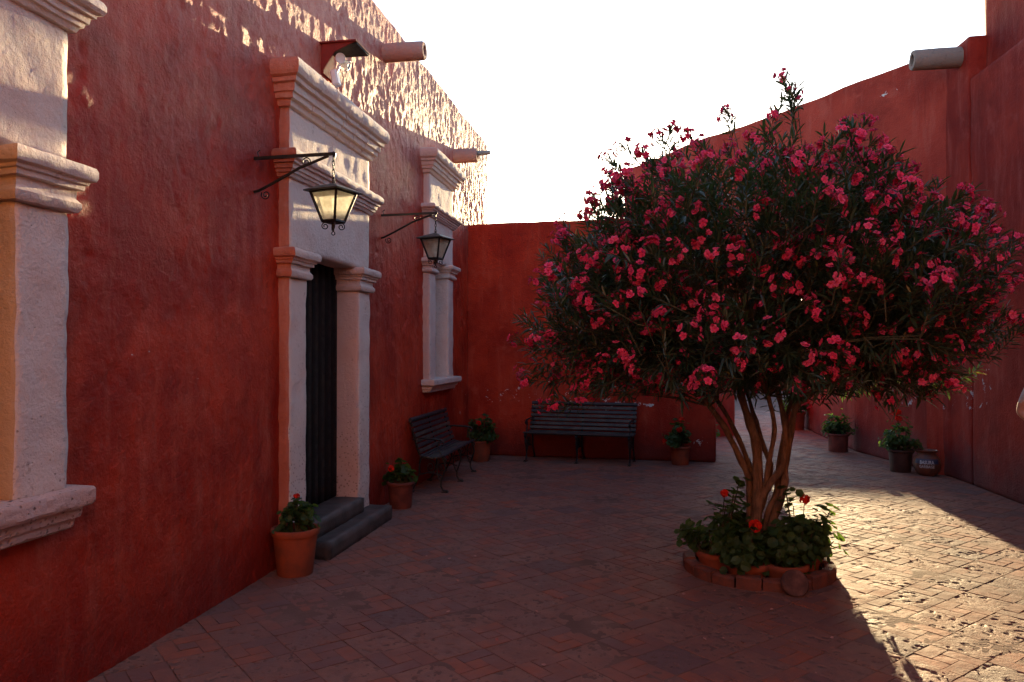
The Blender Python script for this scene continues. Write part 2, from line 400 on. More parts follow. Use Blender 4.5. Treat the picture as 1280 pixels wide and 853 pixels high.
class MB:
    def __init__(s): s.V = []; s.F = []
    def add(s, V, F):
        o = len(s.V); s.V += [tuple(v) for v in V]; s.F += [tuple(i + o for i in f) for f in F]; return s
    def tube(s, pts, r, sides=8): return s.add(*tube_np(pts, r, sides))
    def box(s, x0, x1, y0, y1, z0, z1):
        V = [(x, y, z) for x in (x0, x1) for y in (y0, y1) for z in (z0, z1)]
        F = [(0, 1, 3, 2), (4, 6, 7, 5), (0, 4, 5, 1), (2, 3, 7, 6), (0, 2, 6, 4), (1, 5, 7, 3)]
        return s.add(V, F)
    def obox(s, c, ax, ay, az):          # oriented box: centre and three half-axis vectors
        c, ax, ay, az = map(Vector, (c, ax, ay, az))
        V = [c + ax * i + ay * j + az * k for i in (-1, 1) for j in (-1, 1) for k in (-1, 1)]
        return s.add(V, [(0, 1, 3, 2), (4, 6, 7, 5), (0, 4, 5, 1), (2, 3, 7, 6), (0, 2, 6, 4), (1, 5, 7, 3)])
    def lathe(s, prof, seg=32, c=(0, 0)):
        V = [(c[0] + r * math.cos(2 * math.pi * k / seg), c[1] + r * math.sin(2 * math.pi * k / seg), z) for r, z in prof for k in range(seg)]
        F = [(i * seg + k, i * seg + (k + 1) % seg, (i + 1) * seg + (k + 1) % seg, (i + 1) * seg + k) for i in range(len(prof) - 1) for k in range(seg)]
        F.append(tuple(range(seg))[::-1]); F.append(tuple((len(prof) - 1) * seg + k for k in range(seg)))
        return s.add(V, F)
    def mesh(s, name, smooth=True, bevel=0):
        me = bpy.data.meshes.new(name); me.from_pydata(s.V, [], s.F)
        if bevel:
            bm = bmesh.new(); bm.from_mesh(me)
            bmesh.ops.recalc_face_normals(bm, faces=bm.faces)
            bmesh.ops.bevel(bm, geom=list(bm.edges), offset=bevel, segments=1, affect='EDGES'); bm.to_mesh(me); bm.free()
        else:
            bm = bmesh.new(); bm.from_mesh(me); bmesh.ops.recalc_face_normals(bm, faces=bm.faces); bm.to_mesh(me); bm.free()
        if smooth:
            me.polygons.foreach_set('use_smooth', np.full(len(me.polygons), True))
            me.set_sharp_from_angle(angle=R(35))
        me.update(); return me
    def build(s, name, mat, parent=None, smooth=True, bevel=0): return link(name, s.mesh(name, smooth, bevel), mat, parent)

# =================================================================== ground
S_CELL, U0, V0 = .289, 4.415, 1.723
AU = R(43.2)
uv_u = Vector((math.sin(AU), math.cos(AU), 0)); uv_v = Vector((-math.cos(AU), math.sin(AU), 0))
gx = np.concatenate([[-150, -40, -10], np.arange(-3.0, 4.4, .055), [10, 40, 150]]); gy = np.concatenate([[-60, -20, -5], np.arange(1.6, 21.5, .055), [30, 60, 150, 400]])
GX, GY = np.meshgrid(gx, gy, indexing='ij'); GP = np.stack([GX.ravel(), GY.ravel(), np.zeros(GX.size)], 1)
GP[:, 2] = -.0028 + .0065 * fbm(GP, 1.6, 4, 900) + .0022 * fbm(GP, 9, 2, 910); GP[:, 2] = np.minimum(GP[:, 2], .0022)
gi, gj = np.meshgrid(np.arange(len(gx) - 1), np.arange(len(gy) - 1), indexing='ij'); gn = len(gy)
me = npmesh('courtyard_floor', GP, np.stack([gi * gn + gj, (gi + 1) * gn + gj, (gi + 1) * gn + gj + 1, gi * gn + gj + 1], -1).reshape(-1, 4), True)
floor = tag(link('courtyard_floor', me, 'mortar'), kind='structure')
floor['label'] = 'mortar bed of the chequered stone and brick courtyard paving'

def proj(p):
    d = Vector(p) - Vector((0, 0, CAMH)); q = camo.rotation_euler.to_quaternion().inverted() @ d
    if q.z > -.1: return None
    return CX + FPX * q.x / -q.z, CY - FPX * q.y / -q.z, -q.z
def in_yard(x, y):
    if x < -2.85 or x > 4.15 or y > 21 or y < 1.6: return False
    if y > 11.75 and x < .2: return False
    return True
cells = []
for i in range(-60, 60):
    for j in range(-60, 60):
        c = uv_u * (U0 + (i + .5) * S_CELL) + uv_v * (V0 + (j + .5) * S_CELL)
        if in_yard(c.x, c.y): cells.append((i, j, c))
def stone_mesh(seed):
    h = .1415
    V, F = lattice_box(-h, h, -h, h, -.05, 0, (22, 22, 1), .003)
    top = V[:, 2] > -.02
    P = V + seed * 3.7
    d = fbm(P, 9, 3, seed) * .0035
    pit = -np.minimum(np.clip(fbm(P, 26, 2, seed + 9) - .24, 0, 1) * .09, .011) * (fbm(P, 5, 2, seed + 19) > -.12)
    V[:, 2] += np.where(top, d + pit, 0)
    V[:, :2] += .004 * vfield(P, 8, 3, seed + 50)[:, :2]
    m_ = npmesh('stone_tile', V, F, True); m_.set_sharp_from_angle(angle=R(38)); return m_
def brick_mesh(seed, lx, ly):
    V, F = lattice_box(-lx / 2, lx / 2, -ly / 2, ly / 2, -.05, 0, (6, 4, 1), .0018)
    P = V + seed * 5.1
    V[:, 2] += np.where(V[:, 2] > -.02, fbm(P, 10, 3, seed) * .0035, 0)
    V[:, :2] += .0025 * vfield(P, 9, 2, seed + 70)[:, :2]
    m_ = npmesh('brick', V, F, True); m_.set_sharp_from_angle(angle=R(25)); return m_
BW = .095; BL = S_CELL - BW; GAP = .004
stone_vars = [stone_mesh(s) for s in range(8)]
brick_vars = [brick_mesh(10 + s, BL - GAP, BW - GAP) for s in range(6)]
mid_vars = [brick_mesh(30 + s, S_CELL - 2 * BW - GAP, S_CELL - 2 * BW - GAP) for s in range(2)]
for m_ in stone_vars: m_.materials.append(MATS['sillar_tile'])
for m_ in brick_vars + mid_vars: m_.materials.append(MATS['floor_brick'])
AUZ = math.atan2(uv_u.y, uv_u.x)
pieces = {'stone_tile': [], 'brick': []}
for i, j, c in cells:
    jit = lambda s: random.uniform(-s, s)
    rr_ = random.random(); stone_cell = ((i + j) % 2 == 0)
    if (stone_cell and rr_ < .07) or (not stone_cell and rr_ < .16): stone_cell = not stone_cell
    if stone_cell:
        pieces['stone_tile'].append((c, AUZ + random.choice((0, 1, 2, 3)) * math.pi / 2 + jit(.012), random.choice(stone_vars)))
    else:
        hh = S_CELL / 2; fl = 1
        for (a, b, rot) in ((BL / 2 - hh, BW / 2 - hh, 0), (hh - BW / 2, BL / 2 - hh, 1), (hh - BL / 2, hh - BW / 2, 0), (BW / 2 - hh, hh - BL / 2, 1)):
            pieces['brick'].append((c + uv_u * (a + jit(.002)) + uv_v * (b + jit(.002)), AUZ + rot * math.pi / 2 + jit(.018), random.choice(brick_vars)))
        pieces['brick'].append((c, AUZ + jit(.03), random.choice(mid_vars)))
for kind, lst in pieces.items():
    def key(t):
        pr = proj(t[0])
        if pr is None or not (-25 < pr[0] < 1305 and pr[1] < 870): return 1e6
        return pr[2]
    lst.sort(key=key)
    rest_V, rest_F, rest_T, off = [], [], [], 0
    for k, (c, rz, mesh) in enumerate(lst):
        dz = random.uniform(-.001, .0018); tx, ty = random.gauss(0, .0032), random.gauss(0, .0032)
        if k < 300 and key((c,)) < 1e5:
            o = bpy.data.objects.new(kind, mesh); C.objects.link(o); o.parent = floor
            o.location = (c.x, c.y, dz); o.rotation_euler = (tx, ty, rz)
        else:
            h = .1415 if kind == 'stone_tile' else None
            if h: hx = hy = h
            else:
                co = mesh.vertices; hx = max(v.co.x for v in co); hy = max(v.co.y for v in co)
            ca, sa = math.cos(rz), math.sin(rz); e = .005
            for (kx, ky, kz) in ((1, 1, -.03), ):
                ring0 = [(-hx, -hy, -.03), (hx, -hy, -.03), (hx, hy, -.03), (-hx, hy, -.03)]
                ring1 = [(x, y, -e) for x, y, _ in ring0]; ring2 = [(x - math.copysign(e, x), y - math.copysign(e, y), 0) for x, y, _ in ring0]
            vs_ = [(c.x + x * ca - y * sa, c.y + x * sa + y * ca, z + dz + x * ty * -1 + y * tx) for x, y, z in ring0 + ring1 + ring2]
            rest_V += vs_; tnt = random.random(); rest_T += [tnt] * 12
            for a in (0, 4):
                for q in range(4): rest_F.append((off + a + q, off + a + (q + 1) % 4, off + a + 4 + (q + 1) % 4, off + a + 4 + q))
            rest_F.append((off + 8, off + 9, off + 10, off + 11)); off += 12
    me = npmesh('far_' + kind, np.array(rest_V), np.array(rest_F), False, None, rest_T)
    o = link('distant_stone_paving' if kind == 'stone_tile' else 'distant_brick_paving', me, 'sillar_tile' if kind == 'stone_tile' else 'floor_brick', floor)
    tag(o, kind='stuff')

# =================================================================== left building
XW = -2.74
bld = thing('building', 'long red plastered building with white stone doorway and windows along the courtyard', 'building', (XW, 6, 0))
bld_inv = Matrix.Translation((-XW, -6, 0))
def bpart(o):               # keep world coordinates under a parent that is not at the origin
    o.matrix_parent_inverse = o.parent.matrix_world.inverted() if o.parent.parent is None else Matrix.Identity(4)
    return o
bpy.context.view_layer.update()
def put(o):
    bpy.context.view_layer.update() if False else None
    par = o.parent
    if par is bld: o.matrix_parent_inverse = bld_inv
    return o
# plaster face: dense displaced sheet with holes for the openings
dy = .0138
ysv = np.concatenate([np.arange(-2, 2.4, .08), np.arange(2.4, 13.0 + dy, dy)]); zsv = np.arange(0, 5.2 + dy, dy)
ny, nz = len(ysv), len(zsv)
Yg, Zg = np.meshgrid(ysv, zsv, indexing='ij')
P = np.stack([np.zeros(ny * nz), Yg.ravel(), Zg.ravel()], 1)
d = fbm(P, .45, 2, 1) * .018 + fbm(P, 3.2, 2, 4) * .0055 + fbm(P * (1, 1, .8), 8.0, 4, 8, .68) * .0088
msk = np.clip(.80 + 1.4 * fbm(P, 1.1, 3, 70), .3, 1.35); d = fbm(P, .45, 2, 1) * .018 + (d - fbm(P, .45, 2, 1) * .018) * msk
rid = 1 - np.abs(fbm(P * (1, 1.0, .6), 5.0, 3, 21)) * 2.2
d += np.clip(rid, 0, 1) ** 3 * .003
pit = np.clip(fbm(P, 5.0, 3, 33) - .36, 0, 1); d -= pit * .035 * np.clip((P[:, 2] - .6), .2, 1)
low = np.clip(1.15 - P[:, 2] + .35 * fbm(P, 1.2, 3, 40), 0, 1); d += low * .012           # thicker skirt of render at the foot
topn = fbm(P * (0, 1, 0), 1.3, 4, 60) * .05
Vw = np.stack([XW + d, P[:, 1], P[:, 2] + np.where(P[:, 2] > 5.0, topn * (P[:, 2] - 5.0) / .2, 0)], 1)
i, j = np.meshgrid(np.arange(ny - 1), np.arange(nz - 1), indexing='ij')
Fw = np.stack([i * nz + j, (i + 1) * nz + j, (i + 1) * nz + j + 1, i * nz + j + 1], -1).reshape(-1, 4)
cy_ = (ysv[i] + ysv[i + 1]).ravel() / 2; cz_ = (zsv[j] + zsv[j + 1]).ravel() / 2
keep = np.ones(len(Fw), bool)
for (a, b, z0, z1) in ((5.5, 6.9, -1, 2.5), (1.85, 2.97, .9, 2.6), (9.27, 10.17, 1.2, 2.8)):
    keep &= ~((cy_ > a) & (cy_ < b) & (cz_ > z0) & (cz_ < z1))
Fw = Fw[keep]
top = np.arange(ny) * nz + nz - 1; base = len(Vw)
Vt = Vw[top].copy(); Vt[:, 0] = -3.6
end = (ny - 1) * nz + np.arange(nz); Ve = Vw[end].copy(); Ve[:, 0] = -3.6
Vw = np.concatenate([Vw, Vt, Ve]); a = np.arange(ny - 1)
Ft = np.stack([top[:-1], top[1:], base + a + 1, base + a], 1); b0 = base + ny; e_ = np.arange(nz - 1)
Fe = np.stack([end[:-1], b0 + e_, b0 + e_ + 1, end[1:]], 1)
put(link('wall', npmesh('wall', Vw, np.concatenate([Fw, Ft, Fe]), True), 'red_plaster', bld))
put(MB().box(-3.7, -3.45, -2, 12.95, 0, 5.12).build('inner_wall', 'red_plaster', bld, False))

def mould(z0, z1, p, lo=.02):
    """classical little cornice: fillet, cove, band, big roll on top"""
    h = z1 - z0
    return [(z0, 0), (z0 + .02 * h, lo), (z0 + .14 * h, lo + .01), (z0 + .16 * h, p * .38), (z0 + .27 * h, p * .42), (z0 + .29 * h, p * .52), (z0 + .45 * h, p * .56),
            (z0 + .47 * h, p * .72), (z0 + .56 * h, p * .74), (z0 + .60 * h, p * .9), (z0 + .70 * h, p), (z0 + .84 * h, p * 1.0), (z0 + .94 * h, p * .9), (z1, p * .70), (z1 + .004, 0)]
def capital(z0, z1, p):
    h = z1 - z0
    return [(z0, 0), (z0 + .02 * h, p * .30), (z0 + .10 * h, p * .42), (z0 + .20 * h, p * .42), (z0 + .30 * h, p * .22), (z0 + .46 * h, p * .22), (z0 + .48 * h, p * .50),
            (z0 + .58 * h, p * .52), (z0 + .60 * h, p * .66), (z0 + .66 * h, p * .7), (z0 + .70 * h, p * .92), (z0 + .78 * h, p), (z0 + .90 * h, p), (z0 + .97 * h, p * .9), (z1, p * .7), (z1 + .003, 0)]
def surround(kind, y0, y1, jw, zs, zc0, zc1, zl0, zl1, zt0, zt1, blocks, foot, reveal='pink_stone', outer='bounce_trim', xb=-3.05, capital_p=.085):
    """stone frame: jambs, capitals, lintel, lower cornice zl0-zl1, frieze, top cornice zt0-zt1"""
    XF = -2.65
    Mo = lambda c, n: ((n[:, 1] < -.7)).astype(np.int32)
    lint = put(rbox(kind, (xb, XF - .008, y0 + .006, y1 - .006, zc1 - .01, zt0 + .01), ['white_stone', outer], bld, .045, .006, .012, 5, Mo))
    def sub(o): return o
    # jambs
    for q, (a, b) in enumerate(((y0, y0 + jw), (y1 - jw, y1))):
        side = outer if q == 0 else reveal
        sub(rbox('jamb', (xb, XF, a, b, foot, zc0 + .005), ['white_stone', side], lint, .03, .007, .018, 11 + q, Mo, 7))
        cp = cornice('capital', a, b, XF, xb, capital(zc0, zc1, capital_p), ['white_stone', side], lint, seed=20 + q, amp=.005, mi_side=1)
    for (z0, z1, p, nb, xo, sd_) in ((zl0, zl1, .11, 1, 0, 31), (zt0, zt1, .15, blocks, 0, 41)):
        ys = np.linspace(y0, y1, nb + 1)
        for k in range(nb):
            g = .0045
            cornice('cornice_block' if nb > 1 else 'cornice', ys[k] + (g if k else 0), ys[k + 1] - (g if k < nb - 1 else 0), XF - .008, xb + .2, mould(z0, z1, p),
                    ['white_stone', outer], lint, k == 0, k == nb - 1, sd_ + k, .0055, 1 if k == 0 else None)
    return lint
door_s = surround('door_surround', 5.35, 7.05, .30, 0, 2.19, 2.41, 2.95, 3.15, 3.48, 3.82, 6, 0.02)
tag(door_s, 'white stone door surround with stacked mouldings and warm bounce light tinted into its near side')
win_f = surround('window_surround', 9.12, 10.30, .28, 1.26, 2.60, 2.78, 3.30, 3.45, 3.84, 4.13, 4, 1.2, 'white_stone', 'pink_stone')
win_n = surround('window_surround', 1.69, 3.13, .31, 1.0, 2.28, 2.51, 3.13, 3.32, 3.7, 4.0, 5, .98, 'bounce_reveal', 'bounce_trim', -3.15)
def sillprof(z0, z1, p):
    h = z1 - z0
    return [(z0, 0), (z0 + .01, p * .25), (z0 + .25 * h, p * .3), (z0 + .28 * h, p * .5), (z0 + .5 * h, p * .58), (z0 + .54 * h, p * .9), (z0 + .62 * h, p), (z0 + .92 * h, p), (z1, p * .93), (z1 + .003, 0)]
cornice('sill', 9.12, 10.30, -2.66, -3.05, sillprof(1.10, 1.265, .10), ['white_stone'], win_f, seed=51)
cornice('sill', 1.69, 3.13, -2.66, -3.15, sillprof(.81, 1.0, .085), ['pink_stone'], win_n, seed=52, amp=.008)
rbox('back_panel', (-3.12, -3.02, 9.3, 10.15, 1.15, 2.8), ['white_stone'], win_f, .08, .004)
rbox('back_panel', (-3.25, -3.12, 1.9, 2.95, .9, 2.6), ['bounce_reveal'], win_n, .1, .004)
# door leaf of dark planks, steps
door = put(rbox('door', (-2.96, -2.89, 5.6, 6.82, .25, 2.45), ['dark_wood'], bld, .1, 0, .003))
for k in range(8):
    a = 5.65 + k * .1375
    rbox('plank', (-2.888, -2.862, a + .004, a + .1335, .27, 2.44), ['dark_wood'], door, .2, 0, .003)
put(rbox('step', (-2.9, -2.43, 5.60, 7.08, -.02, .135), ['dark_step'], bld, .05, .005, .012, 61))
put(rbox('step', (-3.0, -2.585, 5.66, 6.74, .12, .268), ['dark_step'], bld, .05, .004, .012, 62))
# roof spouts
def spout(parent, x0, x1, y, z, r, mat, pipe=None, rz=0):
    n = 22
    V, F = [], []
    prof = [(x0, r * .98), (x0 + (x1 - x0) * .5, r), (x1 - .02 * np.sign(x1 - x0), r * .97), (x1, r * .9), (x1, r * .55), (x1 - .12 * np.sign(x1 - x0), r * .5)]
    for x, rr in prof:
        for k in range(n):
            th = 2 * math.pi * k / n; V.append((x, y + rr * math.cos(th), z + rr * math.sin(th)))
    for i_ in range(len(prof) - 1):
        for k in range(n): F.append((i_ * n + k, i_ * n + (k + 1) % n, (i_ + 1) * n + (k + 1) % n, (i_ + 1) * n + k))
    F.append(tuple((len(prof) - 1) * n + k for k in range(n)))
    V = np.array(V); V = V + .006 * vfield(V, 9, 3, 80)
    mb = MB().add(V, F); o = mb.build('water_spout', mat, parent)
    if pipe:
        p_ = MB().tube([(x1 - .1, y, z + .03), (x1 + pipe, y, z + .03)], .032, 12).build('pipe', 'grey_metal', o)
    return o
put(spout(bld, -2.85, -2.30, 7.72, 4.80, .10, 'spout_stone_red'))
put(spout(bld, -2.85, -2.40, 10.72, 4.45, .105, 'spout_stone_red', .19))

# =================================================================== back wall
def wall_thing(name, label, mat, p0, p1, thick, z1, res=.04, amp=.012, seed=90, z0=-.01, topwave=.02, outline=None):
    """free-standing plastered wall from p0 to p1 (its face toward -normal side)"""
    p0 = Vector((*p0, 0)); p1 = Vector((*p1, 0)); L = (p1 - p0).length; ang = math.atan2(p1.y - p0.y, p1.x - p0.x)
    n = (max(2, int(L / res)), max(2, int(thick / .08)), max(2, int(z1 / res)))
    V, F = lattice_box(0, L, 0, thick, z0, z1, n, .04)
    V = V + amp * vfield(V, 1.3, 4, seed) + .35 * amp * vfield(V, 7, 4, seed + 5)
    V[:, 2] += np.where(V[:, 2] > z1 - .2, topwave * fbm(V * (1, 0, 0), 1.1, 4, seed + 9) * 1.5, 0)
    me = npmesh(name, V, F, True)
    o = link(name, me, mat); o.location = p0; o.rotation_euler.z = ang
    return tag(o, label, 'wall')
bw = wall_thing('courtyard_wall', 'low red plastered wall with flaking white patches behind the straight bench', 'red_plaster_back', (-2.80, 11.56), (.99, 11.36), .4, 3.60)

ew = wall_thing('end_wall', 'tall orange-red wall closing the sunlit near end of the courtyard', 'orange_plaster', (4.6, -3.6), (-2.8, -3.6), .5, 6.4, .12, .015, 97)

# =================================================================== oblique tall wall with the archway
Apt = Vector((3.764, 10.822, 0)); dob = Vector((-.590, .8074, 0)); nob = Vector((-dob.y, dob.x, 0)) * -1   # nob points to far side
if nob.y < 0: nob = -nob
H_OB = 5.53
arch = [(4.55, -.01), (4.55, 2.0)]
for k in range(1, 16):
    th = math.pi * k / 16; arch.append((2.35 + 2.2 * math.cos(th), 2.0 + .55 * math.sin(th)))
arch += [(.15, 2.0), (.15, -.01)]
def extrude_outline(name, outl, org, du, dn, thick, mat, amp, seed, res=.12):
    bm = bmesh.new()
    vs_ = [bm.verts.new((u, 0, z)) for u, z in outl]; f = bm.faces.new(vs_)
    r = bmesh.ops.extrude_face_region(bm, geom=[f]); 
    for v in [g for g in r['geom'] if isinstance(g, bmesh.types.BMVert)]: v.co.y += thick
    bmesh.ops.recalc_face_normals(bm, faces=bm.faces)
    bmesh.ops.triangulate(bm, faces=[f_ for f_ in bm.faces if len(f_.verts) > 4])
    for _ in range(6):
        es = [e for e in bm.edges if e.calc_length() > res * 2]
        if not es: break
        bmesh.ops.subdivide_edges(bm, edges=es, cuts=1)
        bmesh.ops.triangulate(bm, faces=[f_ for f_ in bm.faces if len(f_.verts) > 3])
    co = np.array([v.co[:] for v in bm.verts]); dv = amp * vfield(co, 1.2, 4, seed)
    for v, q in zip(bm.verts, dv): v.co += Vector(q)
    me = bpy.data.meshes.new(name); bm.to_mesh(me); bm.free()
    me.polygons.foreach_set('use_smooth', np.full(len(me.polygons), True)); me.set_sharp_from_angle(angle=R(40))
    o = link(name, me, mat)
    o.matrix_world = Matrix(((du.x, dn.x, 0, org.x), (du.y, dn.y, 0, org.y), (0, 0, 1, 0), (0, 0, 0, 1)))
    return o
topw = [(s, H_OB + .022 * math.sin(s * 1.7) + random.uniform(-.012, .012)) for s in np.linspace(-.35, 7.18, 26)]
outl = [(7.18, -.01)] + [(4.55, -.01)] + arch[1:] + [(-.35, -.01)] + topw
aw = extrude_outline('archway_wall', outl, Apt, dob, nob, .7, 'red_plaster_oblique', .016, 130)
tag(aw, 'tall level-topped red wall rising behind the oleander and spanning the passage', 'wall')

# =================================================================== right building
rb = thing('building', 'red plastered building on the far side of the tree with stone spout at its corner', 'building', (4, 6, 0))
rb_inv = Matrix.Translation((-4, -6, 0))
def rput(o): o.matrix_parent_inverse = rb_inv; return o
def slab(name, p0, p1, thick, z0, z1, mat, parent, res=.05, amp=.012, seed=140):
    p0 = Vector((*p0, 0)); p1 = Vector((*p1, 0)); L = (p1 - p0).length; ang = math.atan2(p1.y - p0.y, p1.x - p0.x)
    V, F = lattice_box(0, L, 0, thick, z0, z1, (max(2, int(L / res)), max(2, int(thick / .1)), max(2, int((z1 - z0) / res))), .03)
    W = V.copy(); ca, sa = math.cos(ang), math.sin(ang)
    W[:, 0] = p0.x + V[:, 0] * ca - V[:, 1] * sa; W[:, 1] = p0.y + V[:, 0] * sa + V[:, 1] * ca
    W = W + amp * vfield(W, 1.1, 4, seed) + .45 * amp * vfield(W * (1, 1, .5), 6, 4, seed + 5)
    return rput(link(name, npmesh(name, W, F, True), mat, parent))
# direction reversed so that the thickness lies on +x
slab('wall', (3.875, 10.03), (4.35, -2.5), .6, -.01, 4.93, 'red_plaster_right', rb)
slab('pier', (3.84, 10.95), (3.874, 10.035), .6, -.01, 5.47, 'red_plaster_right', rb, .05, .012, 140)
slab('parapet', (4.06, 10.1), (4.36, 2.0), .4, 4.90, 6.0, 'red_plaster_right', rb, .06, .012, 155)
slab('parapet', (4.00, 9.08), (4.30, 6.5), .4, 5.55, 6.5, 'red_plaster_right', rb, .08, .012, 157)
rput(spout(rb, 4.0, 3.31, 10.30, 5.29, .13, 'spout_stone'))
# passage wall beyond the corner
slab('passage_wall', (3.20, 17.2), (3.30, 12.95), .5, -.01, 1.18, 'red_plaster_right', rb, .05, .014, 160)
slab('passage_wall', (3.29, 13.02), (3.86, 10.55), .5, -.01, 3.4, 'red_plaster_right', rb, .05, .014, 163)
# added wall beyond the passage, height set by its shadow on the paving
fw_ = wall_thing('far_wall', 'distant red wall added beyond the archway to shade the far paving', 'red_plaster_oblique', (-9, 31), (14, 31), .5, 3.38, .25, .03, 170)

# =================================================================== lanterns
def spiral(c, ax, ay, r0, r1, a0, a1, n=18):
    c, ax, ay = Vector(c), Vector(ax), Vector(ay)
    return [c + (ax * math.cos(a0 + (a1 - a0) * k / n) + ay * math.sin(a0 + (a1 - a0) * k / n)) * (r0 + (r1 - r0) * k / n) for k in range(n + 1)]
def make_lantern(loc, label):
    t = thing('wall_lantern', label, 'lantern', loc, 0, 'iron lanterns on the red wall')
    X, Z = Vector((1, 0, 0)), Vector((0, 0, 1))
    L = .56
    m = MB()
    m.obox((L / 2 - .06, 0, 0), (L / 2 + .07, 0, .004), (0, .007, 0), (0, 0, .011))
    m.tube([(-.08, 0, -.25), (0, 0, -.235), (.12, 0, -.18), (L * .55, 0, -.085), (L - .03, 0, -.008)], .010, 6)
    m.tube([(L, 0, .012), (L + .012, 0, .003), (L + .006, 0, -.02)], .012, 6)
    m.tube(spiral((.055, 0, -.265), X, Z, .035, .008, R(150), R(150 + 560)), .0045, 5)
    m.tube(spiral((.36, 0, -.045), X, Z, .036, .008, R(-30), R(-30 + 560)), .0045, 5)
    m.tube([(.0, 0, .01), (-.01, 0, .04), (.012, 0, .055)], .004, 5)
    m.build('bracket', 'lantern_iron', t)
    ch = MB(); z = -.015
    for k in range(6):
        a = Vector((1, 0, 0)) if k % 2 else Vector((0, 1, 0))
        pts = [Vector((L + .003, 0, z - .018)) + a * .009 * math.cos(th) + Z * .020 * math.sin(th) for th in np.linspace(0, 2 * math.pi, 13)]
        ch.tube(pts, .0032, 5); z -= .030
    ch.build('chain', 'lantern_iron', t)
    zt = z - .005
    rot = R(30)
    def ring(r, zz): return [Vector((L + .003 + r * math.cos(rot + k * math.pi / 2), r * math.sin(rot + k * math.pi / 2), zz)) for k in range(4)]
    ro = MB(); ap = Vector((L + .003, 0, zt)); e0 = ring(.205, zt - .06); e1 = ring(.205, zt - .067); mid = ring(.12, zt - .03)
    ro.add([ap] + mid + e0 + e1, [(0, 1 + k, 1 + (k + 1) % 4) for k in range(4)] + [(1 + k, 5 + k, 5 + (k + 1) % 4, 1 + (k + 1) % 4) for k in range(4)]
           + [(5 + k, 9 + k, 9 + (k + 1) % 4, 5 + (k + 1) % 4) for k in range(4)] + [(9, 10, 11, 12)])
    ro.tube([ap + Vector((0, 0, -.01)), ap + Vector((0, 0, .018))], .012, 8)
    ro.build('roof', 'lantern_roof', t, False)
    T, B = ring(.157, zt - .067), ring(.075, zt - .27)
    fr = MB()
    for k in range(4):
        fr.tube([T[k], B[k]], .0105, 6)
        fr.tube([T[k], T[(k + 1) % 4]], .0115, 6); fr.tube([B[k], B[(k + 1) % 4]], .0115, 6)
    bb = ring(.08, zt - .28); b2 = ring(.08, zt - .267)
    fr.add(bb + b2, [(3, 2, 1, 0), (4, 5, 6, 7)] + [(k, (k + 1) % 4, 4 + (k + 1) % 4, 4 + k) for k in range(4)])
    fr.build('frame', 'lantern_iron', t)
    cen = Vector((L + .003, 0, 0))
    for k in range(4):
        a, b, c_, d_ = T[k], T[(k + 1) % 4], B[(k + 1) % 4], B[k]
        mid_ = (a + b + c_ + d_) / 4
        inn = [v + (Vector((cen.x, 0, v.z)) - v) * .03 for v in (a, b, c_, d_)]
        nrm = (inn[1] - inn[0]).cross(inn[2] - inn[0]).normalized() * .0035
        MB().add([v for v in inn] + [v + nrm for v in inn], [(0, 1, 2, 3), (7, 6, 5, 4), (0, 4, 5, 1), (1, 5, 6, 2), (2, 6, 7, 3), (3, 7, 4, 0)]).build('pane', 'frosted_glass', t, False)
    sc_ = MB(); bz = zt - .28
    for k in range(4):
        a = Vector((math.cos(rot + k * math.pi / 2), math.sin(rot + k * math.pi / 2), 0))
        sc_.tube([cen + Z * bz + a * .02] + spiral(cen + Z * (bz - .025) + a * .055, a, Z, .026, .008, R(100), R(100 - 500)), .004, 5)
    sc_.tube([cen + Z * bz, cen + Z * (bz - .06)], [.012, .006], 8)
    sc_.tube(spiral(cen + Z * (bz - .072), X, Z, .012, .012, 0, 2 * math.pi, 10), .004, 5)
    sc_.build('finial', 'lantern_iron', t)
    return t
make_lantern((XW + .03, 4.99, 3.005), 'black iron lantern with glowing sunlit panes beside the stone doorway')
make_lantern((XW + .03, 7.60, 3.05), 'black iron lantern with dull grey panes between the doorway and the far window')

# =================================================================== floodlight under its hood
fl = thing('security_light', 'white twin floodlight under a red hood above the doorway cornice', 'floodlight', (XW, 6.2, 4.0))
h = MB()
h.add([(-.05, -.11, 0), (-.05, .11, 0), (.03, -.11, 0), (.03, .11, 0), (-.05, -.11, .26), (-.05, .11, .26), (.03, -.11, .26), (.03, .11, .26)],
      [(0, 1, 5, 4), (2, 6, 7, 3), (0, 4, 6, 2), (1, 3, 7, 5), (0, 2, 3, 1), (4, 5, 7, 6)])
h.build('backboard', 'hood_red', fl, False)
hs = MB().add([(.02, -.12, .02), (.02, -.108, .02), (.02, -.12, .25), (.02, -.108, .25), (.13, -.12, .18), (.13, -.108, .18), (.30, -.12, .25), (.30, -.108, .25)],
              [(0, 4, 6, 2), (1, 3, 7, 5), (0, 2, 3, 1), (4, 5, 7, 6), (0, 1, 5, 4), (2, 6, 7, 3)])
hs.build('side_panel', 'hood_red', fl, False)
rf = MB(); rf.box(-.02, .33, -.14, .18, .252, .264); rf.build('hood_roof', 'hood_red', fl, False)
MB().box(.031, .325, -.105, .175, .238, .2515).build('hood_underside', 'black_paint', fl, False)
for k, (x, y, z, ay) in enumerate(((.15, -.04, .15, -.9), (.18, .06, .12, .15))):
    o = MB().lathe([(.001, -.09), (.035, -.088), (.05, -.06), (.058, -.01), (.066, 0), (.066, .012), (.058, .014), (.054, .004), (.001, .002)], 24).build('lamp_head', 'white_plastic', fl)
    o.scale = (.66,) * 3; o.location = (x, y, z); o.rotation_euler = Vector((.75, ay, -.35)).to_track_quat('Z', 'Y').to_euler()
o = MB().box(.06, .12, -.05, .03, -.10, .04).build('sensor_box', 'white_plastic', fl, True, .012); o.rotation_euler.y = R(-12)
